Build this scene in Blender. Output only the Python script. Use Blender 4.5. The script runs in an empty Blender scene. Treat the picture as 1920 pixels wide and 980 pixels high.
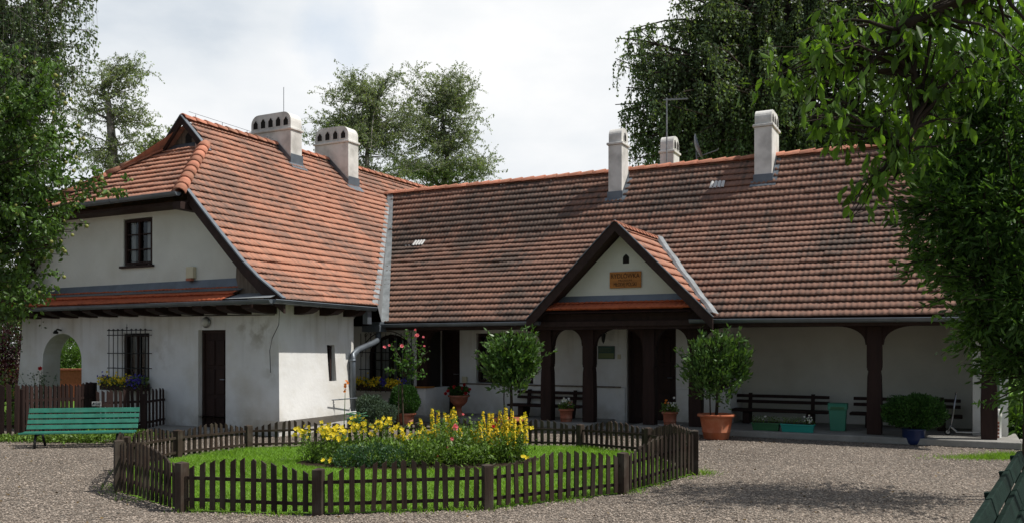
import bpy, math, random
import numpy as np
from mathutils import Vector, Matrix
R = math.radians
scene = bpy.context.scene
COL = scene.collection
F, HOR, CX, EYE = 1630.0, 648.0, 960.0, 1.7

# ---------------------------------------------------------------- camera, sky, sun
cam = bpy.data.cameras.new('camera'); camo = bpy.data.objects.new('camera', cam); COL.objects.link(camo)
camo.location = (0, 0, EYE); camo.rotation_euler = (R(90), 0, 0)
cam.sensor_width = 36; cam.lens = F/1920*36; cam.shift_y = (HOR-490)/1920
cam.clip_start = 0.1; cam.clip_end = 2000
scene.camera = camo
scene.view_settings.view_transform = 'Standard'; scene.view_settings.look = 'None'
scene.view_settings.exposure = 0.18; scene.view_settings.gamma = 1
SUN_DIR = Vector((0.80, -0.12, 1.28)).normalized()
sl = bpy.data.lights.new('sun', 'SUN'); sl.energy = 3.9; sl.angle = R(0.6); sl.color = (1, .955, .89)
so = bpy.data.objects.new('sun', sl); COL.objects.link(so)
so.rotation_euler = (-SUN_DIR).to_track_quat('-Z', 'Y').to_euler(); so.location = (0, 0, 60)
wd = bpy.data.worlds.new('World'); scene.world = wd; wd.use_nodes = True
def build_world():
    n = wd.node_tree.nodes; l = wd.node_tree.links; n.clear()
    out = n.new('ShaderNodeOutputWorld'); bg1 = n.new('ShaderNodeBackground'); bg2 = n.new('ShaderNodeBackground')
    mx = n.new('ShaderNodeMixShader'); sky = n.new('ShaderNodeTexSky')
    sky.sky_type = 'NISHITA'; sky.sun_disc = False
    sky.sun_elevation = math.asin(SUN_DIR.z); sky.sun_rotation = math.atan2(SUN_DIR.x, SUN_DIR.y)
    bg1.inputs[1].default_value = 0.06; l.new(sky.outputs[0], bg1.inputs[0])
    tc = n.new('ShaderNodeTexCoord'); mp = n.new('ShaderNodeMapping'); mp.inputs['Scale'].default_value = (1, 1, 2.2)
    l.new(tc.outputs['Generated'], mp.inputs[0])
    no = n.new('ShaderNodeTexNoise'); no.inputs['Scale'].default_value = 2.3; no.inputs['Detail'].default_value = 7; no.inputs['Roughness'].default_value = .52
    l.new(mp.outputs[0], no.inputs['Vector'])
    cr = n.new('ShaderNodeValToRGB'); e = cr.color_ramp.elements
    e[0].position = .33; e[0].color = (.56, .63, .71, 1); e[1].position = .62; e[1].color = (.97, .975, .98, 1)
    k = cr.color_ramp.elements.new(.45); k.color = (.78, .82, .86, 1)
    l.new(no.outputs[0], cr.inputs[0])
    # a small gap of blue between the clouds
    d = Vector((-.1675, 1, .366)).normalized()
    dp = n.new('ShaderNodeVectorMath'); dp.operation = 'DISTANCE'; dp.inputs[1].default_value = d
    ad = n.new('ShaderNodeVectorMath'); ad.operation = 'MULTIPLY_ADD'
    no2 = n.new('ShaderNodeTexNoise'); no2.inputs['Scale'].default_value = 22; no2.inputs['Detail'].default_value = 4
    l.new(tc.outputs['Generated'], no2.inputs['Vector']); l.new(no2.outputs['Color'], ad.inputs[0])
    ad.inputs[1].default_value = (.05, .05, .05); l.new(tc.outputs['Generated'], ad.inputs[2])
    l.new(ad.outputs[0], dp.inputs[0])
    mr = n.new('ShaderNodeMapRange'); mr.inputs[1].default_value = .03; mr.inputs[2].default_value = .06
    mr.inputs[3].default_value = .26; mr.inputs[4].default_value = 0; l.new(dp.outputs['Value'], mr.inputs[0])
    mc = n.new('ShaderNodeMix'); mc.data_type = 'RGBA'; l.new(mr.outputs[0], mc.inputs[0]); l.new(cr.outputs[0], mc.inputs[6])
    mc.inputs[7].default_value = (.32, .50, .74, 1)
    l.new(mc.outputs[2], bg2.inputs[0]); bg2.inputs[1].default_value = .92
    # unseen cloud behind the viewer is dimmed to lower ambient light on the walls
    sp = n.new('ShaderNodeSeparateXYZ'); l.new(tc.outputs['Generated'], sp.inputs[0])
    m2 = n.new('ShaderNodeMapRange'); m2.inputs[1].default_value = .1; m2.inputs[2].default_value = .7
    m2.inputs[3].default_value = .20; m2.inputs[4].default_value = 1; l.new(sp.outputs[1], m2.inputs[0])
    l.new(m2.outputs[0], mx.inputs[0]); l.new(bg1.outputs[0], mx.inputs[1]); l.new(bg2.outputs[0], mx.inputs[2])
    l.new(mx.outputs[0], out.inputs[0])
build_world()

# ---------------------------------------------------------------- frames and helpers
U = np.array([3160, -1630.]); U /= np.linalg.norm(U); V = np.array([-U[1], U[0]])
HO = np.array([2.7838, 17.5197]); HROT = math.atan2(U[1], U[0])
def hp(u, v, z=0):
    p = HO+U*u+V*v
    return Vector((p[0], p[1], z))
def at(px, py, Y): return Vector(((px-CX)/F*Y, Y, EYE-(py-HOR)/F*Y))
def gnd(px, py, z=0): 
    Y = F*(EYE-z)/(py-HOR)
    return Vector(((px-CX)/F*Y, Y, z))

def tag(o, label=None, cat=None, group=None, kind=None):
    if label: o['label'] = label
    if cat: o['category'] = cat
    if group: o['group'] = group
    if kind: o['kind'] = kind
    return o
def thing(name, label, cat, loc=(0, 0, 0), rz=0, group=None):
    o = bpy.data.objects.new(name, None); COL.objects.link(o); o.empty_display_size = .2
    o.location = loc; o.rotation_euler = (0, 0, rz)
    return tag(o, label, cat, group)
def dup(root, loc, rz, label=None, group=None, scale=None):
    def cp(o, par):
        c = o.copy(); COL.objects.link(c)
        if par: c.parent = par
        for ch in list(o.children): cp(ch, c)
        return c
    r = cp(root, None); r.location = loc; r.rotation_euler = (0, 0, rz)
    if scale: r.scale = scale
    if label: r['label'] = label
    if group: r['group'] = group
    return r

class MB:
    def __init__(s): s.v = []; s.f = []
    def add(s, vs, fs):
        b = len(s.v); s.v += [tuple(x) for x in vs]; s.f += [tuple(i+b for i in f) for f in fs]; return s
    def box(s, x0, x1, y0, y1, z0, z1, M=None):
        vs = [(x0, y0, z0), (x1, y0, z0), (x1, y1, z0), (x0, y1, z0), (x0, y0, z1), (x1, y0, z1), (x1, y1, z1), (x0, y1, z1)]
        if M is not None: vs = [M @ Vector(p) for p in vs]
        return s.add(vs, [(3, 2, 1, 0), (4, 5, 6, 7), (0, 1, 5, 4), (1, 2, 6, 5), (2, 3, 7, 6), (3, 0, 4, 7)])
    def bar(s, a, b, w, h, up=(0, 0, 1)):
        a = Vector(a); b = Vector(b); t = (b-a).normalized(); sd = t.cross(Vector(up))
        if sd.length < 1e-4: sd = t.cross(Vector((0, 1, 0)))
        sd.normalize(); n = sd.cross(t)
        vs = [p+sd*(w/2*i)+n*(h/2*j) for p in (a, b) for i, j in ((-1, -1), (1, -1), (1, 1), (-1, 1))]
        return s.add(vs, [(3, 2, 1, 0), (4, 5, 6, 7), (0, 1, 5, 4), (1, 2, 6, 5), (2, 3, 7, 6), (3, 0, 4, 7)])
    def tube(s, path, rad, n=8, cap=True):
        path = [Vector(p) for p in path]; m = len(path)
        if not hasattr(rad, '__len__'): rad = [rad]*m
        ref = Vector((0, 0, 1)); vs = []
        for i, p in enumerate(path):
            t = (path[min(i+1, m-1)]-path[max(i-1, 0)]).normalized()
            a = t.cross(ref)
            if a.length < .15: a = t.cross(Vector((1, 0, 0)))
            a.normalize(); b = t.cross(a)
            for k in range(n):
                th = 2*math.pi*k/n; vs.append(p+(a*math.cos(th)+b*math.sin(th))*rad[i])
        fs = [(i*n+k, i*n+(k+1) % n, (i+1)*n+(k+1) % n, (i+1)*n+k) for i in range(m-1) for k in range(n)]
        if cap: fs += [tuple(range(n))[::-1], tuple((m-1)*n+k for k in range(n))]
        return s.add(vs, fs)
    def lathe(s, prof, c=(0, 0, 0), n=24, sq=1):
        vs = []; c = Vector(c)
        for r, z in prof:
            for k in range(n):
                th = 2*math.pi*k/n; vs.append(c+Vector((r*math.cos(th), r*math.sin(th)*sq, z)))
        m = len(prof)
        fs = [(i*n+k, i*n+(k+1) % n, (i+1)*n+(k+1) % n, (i+1)*n+k) for i in range(m-1) for k in range(n)]
        fs += [tuple(range(n))[::-1], tuple((m-1)*n+k for k in range(n))]
        return s.add(vs, fs)
    def prism(s, poly, f0, f1):
        """poly: 2D points; f0,f1 map (a,b)->3D for the two faces"""
        n = len(poly)
        vs = [f0(*p) for p in poly]+[f1(*p) for p in poly]
        fs = [tuple(range(n)), tuple(range(2*n-1, n-1, -1))]+[(i, i+n, (i+1) % n+n, (i+1) % n) for i in range(n)]
        return s.add(vs, fs)
    def build(s, name, mat, parent=None, smooth=False, bevel=0):
        me = bpy.data.meshes.new(name); me.from_pydata(s.v, [], s.f); me.update()
        o = bpy.data.objects.new(name, me); COL.objects.link(o)
        if mat: me.materials.append(mat)
        if parent: o.parent = parent
        if smooth: me.polygons.foreach_set('use_smooth', [True]*len(me.polygons))
        if bevel:
            b = o.modifiers.new('bevel', 'BEVEL'); b.width = bevel; b.segments = 2; b.limit_method = 'ANGLE'; b.angle_limit = R(40)
        return o
def np_mesh(name, verts, faces4, mat, parent=None, smooth=False, uv=None):
    me = bpy.data.meshes.new(name); verts = np.asarray(verts, np.float32); faces4 = np.asarray(faces4, np.int32)
    k = faces4.shape[1]
    me.vertices.add(len(verts)); me.vertices.foreach_set('co', verts.ravel())
    me.loops.add(faces4.size); me.loops.foreach_set('vertex_index', faces4.ravel())
    me.polygons.add(len(faces4)); me.polygons.foreach_set('loop_start', np.arange(0, faces4.size, k, dtype=np.int32))
    me.polygons.foreach_set('loop_total', np.full(len(faces4), k, np.int32))
    if smooth: me.polygons.foreach_set('use_smooth', np.ones(len(faces4), bool))
    if uv is not None:
        ul = me.uv_layers.new(name='UVMap'); ul.data.foreach_set('uv', np.asarray(uv, np.float32)[faces4.ravel()].ravel())
    me.update(calc_edges=True); me.validate()
    if mat: me.materials.append(mat)
    o = bpy.data.objects.new(name, me); COL.objects.link(o)
    if parent: o.parent = parent
    return o

# ---------------------------------------------------------------- materials
def mat(name, base, rough=.75, var=.2, scale=6., bump=.15, bscale=40., spec=.3, metal=0, island=0, tint=None, tscale=1.2, tamt=.5, stretch=(1, 1, 1), trans=0, coat=0):
    m = bpy.data.materials.new(name); m.use_nodes = True; n = m.node_tree.nodes; l = m.node_tree.links
    p = n['Principled BSDF']; p.inputs['Roughness'].default_value = rough; p.inputs['Metallic'].default_value = metal
    p.inputs['Specular IOR Level'].default_value = spec
    if coat: p.inputs['Coat Weight'].default_value = coat
    tc = n.new('ShaderNodeTexCoord'); mp = n.new('ShaderNodeMapping'); mp.inputs['Scale'].default_value = stretch
    l.new(tc.outputs['Object'], mp.inputs[0])
    no = n.new('ShaderNodeTexNoise'); no.inputs['Scale'].default_value = scale; no.inputs['Detail'].default_value = 6; no.inputs['Roughness'].default_value = .6
    l.new(mp.outputs[0], no.inputs['Vector'])
    mr = n.new('ShaderNodeMapRange'); mr.inputs[1].default_value = .3; mr.inputs[2].default_value = .7
    mr.inputs[3].default_value = 1-var; mr.inputs[4].default_value = 1+var; l.new(no.outputs[0], mr.inputs[0])
    val = mr.outputs[0]
    if island:
        g = n.new('ShaderNodeNewGeometry'); m3 = n.new('ShaderNodeMapRange'); m3.inputs[3].default_value = 1-island; m3.inputs[4].default_value = 1+island
        l.new(g.outputs['Random Per Island'], m3.inputs[0]); mm = n.new('ShaderNodeMath'); mm.operation = 'MULTIPLY'
        l.new(val, mm.inputs[0]); l.new(m3.outputs[0], mm.inputs[1]); val = mm.outputs[0]
    col = n.new('ShaderNodeRGB'); col.outputs[0].default_value = (*base, 1); cs = col.outputs[0]
    if tint:
        n2 = n.new('ShaderNodeTexNoise'); n2.inputs['Scale'].default_value = tscale; n2.inputs['Detail'].default_value = 5
        l.new(tc.outputs['Object'], n2.inputs['Vector'])
        mr2 = n.new('ShaderNodeMapRange'); mr2.inputs[1].default_value = .45; mr2.inputs[2].default_value = .7; mr2.inputs[3].default_value = 0; mr2.inputs[4].default_value = tamt
        l.new(n2.outputs[0], mr2.inputs[0])
        mi = n.new('ShaderNodeMix'); mi.data_type = 'RGBA'; l.new(mr2.outputs[0], mi.inputs[0]); l.new(cs, mi.inputs[6]); mi.inputs[7].default_value = (*tint, 1)
        cs = mi.outputs[2]
    if name == 'plaster':
        sx = n.new('ShaderNodeSeparateXYZ'); l.new(tc.outputs['Object'], sx.inputs[0])
        def rmp(src, a, b, lo, hi):
            r = n.new('ShaderNodeMapRange'); r.inputs[1].default_value = a; r.inputs[2].default_value = b; r.inputs[3].default_value = lo; r.inputs[4].default_value = hi; l.new(src, r.inputs[0]); return r.outputs[0]
        def ml(a, b, op='MULTIPLY'):
            r = n.new('ShaderNodeMath'); r.operation = op; l.new(a, r.inputs[0]); l.new(b, r.inputs[1]); return r.outputs[0]
        na = n.new('ShaderNodeTexNoise'); na.inputs['Scale'].default_value = 5; na.inputs['Detail'].default_value = 6; l.new(tc.outputs['Object'], na.inputs['Vector'])
        sm_ = n.new('ShaderNodeMapping'); sm_.inputs['Scale'].default_value = (7, 7, .5); l.new(tc.outputs['Object'], sm_.inputs[0])
        nb2 = n.new('ShaderNodeTexNoise'); nb2.inputs['Scale'].default_value = 1; nb2.inputs['Detail'].default_value = 4; l.new(sm_.outputs[0], nb2.inputs['Vector'])
        nc = n.new('ShaderNodeTexNoise'); nc.inputs['Scale'].default_value = 4.2; nc.inputs['Detail'].default_value = 8; nc.inputs['Roughness'].default_value = .7; l.new(tc.outputs['Object'], nc.inputs['Vector'])
        splash = ml(rmp(sx.outputs[2], .05, .55, .75, 0), rmp(na.outputs[0], .35, .65, .2, 1)); streak = ml(rmp(sx.outputs[2], 1.2, 2.5, 0, .5), rmp(nb2.outputs[0], .5, .72, 0, 1)); chip = rmp(nc.outputs[0], .69, .72, 0, .7)
        tot = ml(ml(splash, streak, 'MAXIMUM'), chip, 'MAXIMUM')
        for (cc_, r_, a_) in (((-6.35, -4.30, 1.98), .50, .75), ((-6.75, -4.29, 2.05), .30, .6), ((-6.0, -4.3, 1.2), .35, .4), ((-9.0, -4.29, 1.55), .5, .35)):
            dv = n.new('ShaderNodeVectorMath'); dv.operation = 'DISTANCE'; dv.inputs[1].default_value = cc_; l.new(tc.outputs['Object'], dv.inputs[0])
            tot = ml(tot, ml(rmp(dv.outputs['Value'], r_*.2, r_, a_, 0), rmp(na.outputs[0], .42, .6, 0, 1)), 'MAXIMUM')
        mi2 = n.new('ShaderNodeMix'); mi2.data_type = 'RGBA'; l.new(tot, mi2.inputs[0]); l.new(cs, mi2.inputs[6]); mi2.inputs[7].default_value = (.36, .33, .27, 1); cs = mi2.outputs[2]
    vm = n.new('ShaderNodeVectorMath'); vm.operation = 'SCALE'; l.new(cs, vm.inputs[0]); l.new(val, vm.inputs['Scale'])
    l.new(vm.outputs[0], p.inputs['Base Color'])
    if bump:
        nb = n.new('ShaderNodeTexNoise'); nb.inputs['Scale'].default_value = bscale; nb.inputs['Detail'].default_value = 4
        l.new(mp.outputs[0], nb.inputs['Vector'])
        b = n.new('ShaderNodeBump'); b.inputs['Strength'].default_value = bump; b.inputs['Distance'].default_value = .02
        l.new(nb.outputs[0], b.inputs['Height']); l.new(b.outputs[0], p.inputs['Normal'])
    if trans:
        tr = n.new('ShaderNodeBsdfTranslucent'); ms = n.new('ShaderNodeMixShader'); ms.inputs[0].default_value = trans
        v2 = n.new('ShaderNodeVectorMath'); v2.operation = 'MULTIPLY'; v2.inputs[1].default_value = (1.5, 1.5, .5)
        l.new(vm.outputs[0], v2.inputs[0]); l.new(v2.outputs[0], tr.inputs[0])
        l.new(p.outputs[0], ms.inputs[1]); l.new(tr.outputs[0], ms.inputs[2]); l.new(ms.outputs[0], n['Material Output'].inputs[0])
    return m

def roof_mat(name, base, dark, moss, soot_shade=.6):
    m = bpy.data.materials.new(name); m.use_nodes = True; n = m.node_tree.nodes; l = m.node_tree.links
    p = n['Principled BSDF']; p.inputs['Roughness'].default_value = .85; p.inputs['Specular IOR Level'].default_value = .2
    uv = n.new('ShaderNodeUVMap'); fl = n.new('ShaderNodeVectorMath'); fl.operation = 'FLOOR'; l.new(uv.outputs[0], fl.inputs[0])
    wn = n.new('ShaderNodeTexWhiteNoise'); wn.noise_dimensions = '2D'; l.new(fl.outputs[0], wn.inputs['Vector'])
    tc = n.new('ShaderNodeTexCoord')
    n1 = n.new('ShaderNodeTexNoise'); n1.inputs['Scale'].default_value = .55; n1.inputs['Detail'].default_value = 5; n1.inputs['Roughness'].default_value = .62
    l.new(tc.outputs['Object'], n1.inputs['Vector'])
    n2 = n.new('ShaderNodeTexNoise'); n2.inputs['Scale'].default_value = 9; n2.inputs['Detail'].default_value = 6
    l.new(tc.outputs['Object'], n2.inputs['Vector'])
    n3 = n.new('ShaderNodeTexNoise'); n3.inputs['Scale'].default_value = 70; n3.inputs['Detail'].default_value = 3
    l.new(tc.outputs['Object'], n3.inputs['Vector'])
    def ramp(src, a, b, lo, hi):
        r = n.new('ShaderNodeMapRange'); r.inputs[1].default_value = a; r.inputs[2].default_value = b; r.inputs[3].default_value = lo; r.inputs[4].default_value = hi
        l.new(src, r.inputs[0]); return r.outputs[0]
    def mth(op, a, b):
        r = n.new('ShaderNodeMath'); r.operation = op; r.use_clamp = op == 'ADD'
        for i, x in enumerate((a, b)):
            if isinstance(x, (int, float)): r.inputs[i].default_value = x
            else: l.new(x, r.inputs[i])
        return r.outputs[0]
    f = mth('ADD', mth('MULTIPLY', ramp(n1.outputs[0], .42, .62, 0, 1), soot_shade), mth('MULTIPLY', ramp(n2.outputs[0], .4, .7, -.25, .4), 1))  # broad dark patches: soot and lichen plus painted cloud and tree shade
    f = mth('ADD', f, mth('MULTIPLY', ramp(wn.outputs[0], 0, 1, -.10, .14), 1))
    smp = n.new('ShaderNodeMapping'); smp.inputs['Scale'].default_value = (2.6, .10, 1); l.new(uv.outputs[0], smp.inputs[0])
    n4 = n.new('ShaderNodeTexNoise'); n4.inputs['Scale'].default_value = 1.0; n4.inputs['Detail'].default_value = 4; l.new(smp.outputs[0], n4.inputs['Vector'])
    f = mth('ADD', f, mth('MULTIPLY', ramp(n4.outputs[0], .42, .66, -.12, .42), 1))
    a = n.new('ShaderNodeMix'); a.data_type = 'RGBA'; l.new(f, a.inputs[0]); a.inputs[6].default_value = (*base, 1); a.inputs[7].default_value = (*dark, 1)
    b = n.new('ShaderNodeMix'); b.data_type = 'RGBA'; l.new(ramp(n3.outputs[0], .62, .72, 0, .16), b.inputs[0]); l.new(a.outputs[2], b.inputs[6]); b.inputs[7].default_value = (*moss, 1)
    v = n.new('ShaderNodeVectorMath'); v.operation = 'SCALE'; l.new(b.outputs[2], v.inputs[0])
    l.new(ramp(wn.outputs[0], 0, 1, .92, 1.09), v.inputs['Scale']); l.new(v.outputs[0], p.inputs['Base Color'])
    bp = n.new('ShaderNodeBump'); bp.inputs['Strength'].default_value = .25; bp.inputs['Distance'].default_value = .01
    l.new(n3.outputs[0], bp.inputs['Height']); l.new(bp.outputs[0], p.inputs['Normal'])
    return m

def gravel_mat():
    m = bpy.data.materials.new('gravel'); m.use_nodes = True; n = m.node_tree.nodes; l = m.node_tree.links
    p = n['Principled BSDF']; p.inputs['Roughness'].default_value = .9; p.inputs['Specular IOR Level'].default_value = .2
    tc = n.new('ShaderNodeTexCoord')
    vo = n.new('ShaderNodeTexVoronoi'); vo.inputs['Scale'].default_value = 46; l.new(tc.outputs['Object'], vo.inputs['Vector'])
    v2 = n.new('ShaderNodeTexVoronoi'); v2.inputs['Scale'].default_value = 75; l.new(tc.outputs['Object'], v2.inputs['Vector'])
    cr = n.new('ShaderNodeValToRGB'); cr.color_ramp.interpolation = 'CONSTANT'; e = cr.color_ramp.elements
    cols = [(.135, .112, .092), (.235, .195, .157), (.30, .252, .205), (.19, .160, .138), (.365, .318, .262), (.255, .195, .15), (.22, .192, .162), (.43, .39, .335)]
    e[0].color = (*cols[0], 1); e[1].position = .14; e[1].color = (*cols[1], 1)
    for i, c in enumerate(cols[2:]):
        k = e.new(.28+i*.13); k.color = (*c, 1)
    sp = n.new('ShaderNodeSeparateColor'); l.new(vo.outputs['Color'], sp.inputs[0]); l.new(sp.outputs[0], cr.inputs[0])
    no = n.new('ShaderNodeTexNoise'); no.inputs['Scale'].default_value = .45; no.inputs['Detail'].default_value = 8; l.new(tc.outputs['Object'], no.inputs['Vector'])
    mr = n.new('ShaderNodeMapRange'); mr.inputs[1].default_value = .3; mr.inputs[2].default_value = .7; mr.inputs[3].default_value = .68; mr.inputs[4].default_value = 1.22
    l.new(no.outputs[0], mr.inputs[0])
    # dark gaps between the stones
    mg = n.new('ShaderNodeMapRange'); mg.inputs[1].default_value = .35; mg.inputs[2].default_value = .75; mg.inputs[3].default_value = 1.1; mg.inputs[4].default_value = .45
    l.new(vo.outputs['Distance'], mg.inputs[0])
    mu = n.new('ShaderNodeMath'); mu.operation = 'MULTIPLY'; l.new(mr.outputs[0], mu.inputs[0]); l.new(mg.outputs[0], mu.inputs[1])
    vs = n.new('ShaderNodeVectorMath'); vs.operation = 'SCALE'; l.new(cr.outputs[0], vs.inputs[0]); l.new(mu.outputs[0], vs.inputs['Scale'])
    l.new(vs.outputs[0], p.inputs['Base Color'])
    ad = n.new('ShaderNodeMath'); ad.operation = 'MULTIPLY_ADD'; ad.inputs[1].default_value = .5; l.new(v2.outputs['Distance'], ad.inputs[0]); l.new(vo.outputs['Distance'], ad.inputs[2])
    b = n.new('ShaderNodeBump'); b.invert = True; b.inputs['Strength'].default_value = .9; b.inputs['Distance'].default_value = .025
    l.new(ad.outputs[0], b.inputs['Height']); l.new(b.outputs[0], p.inputs['Normal'])
    return m

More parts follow.
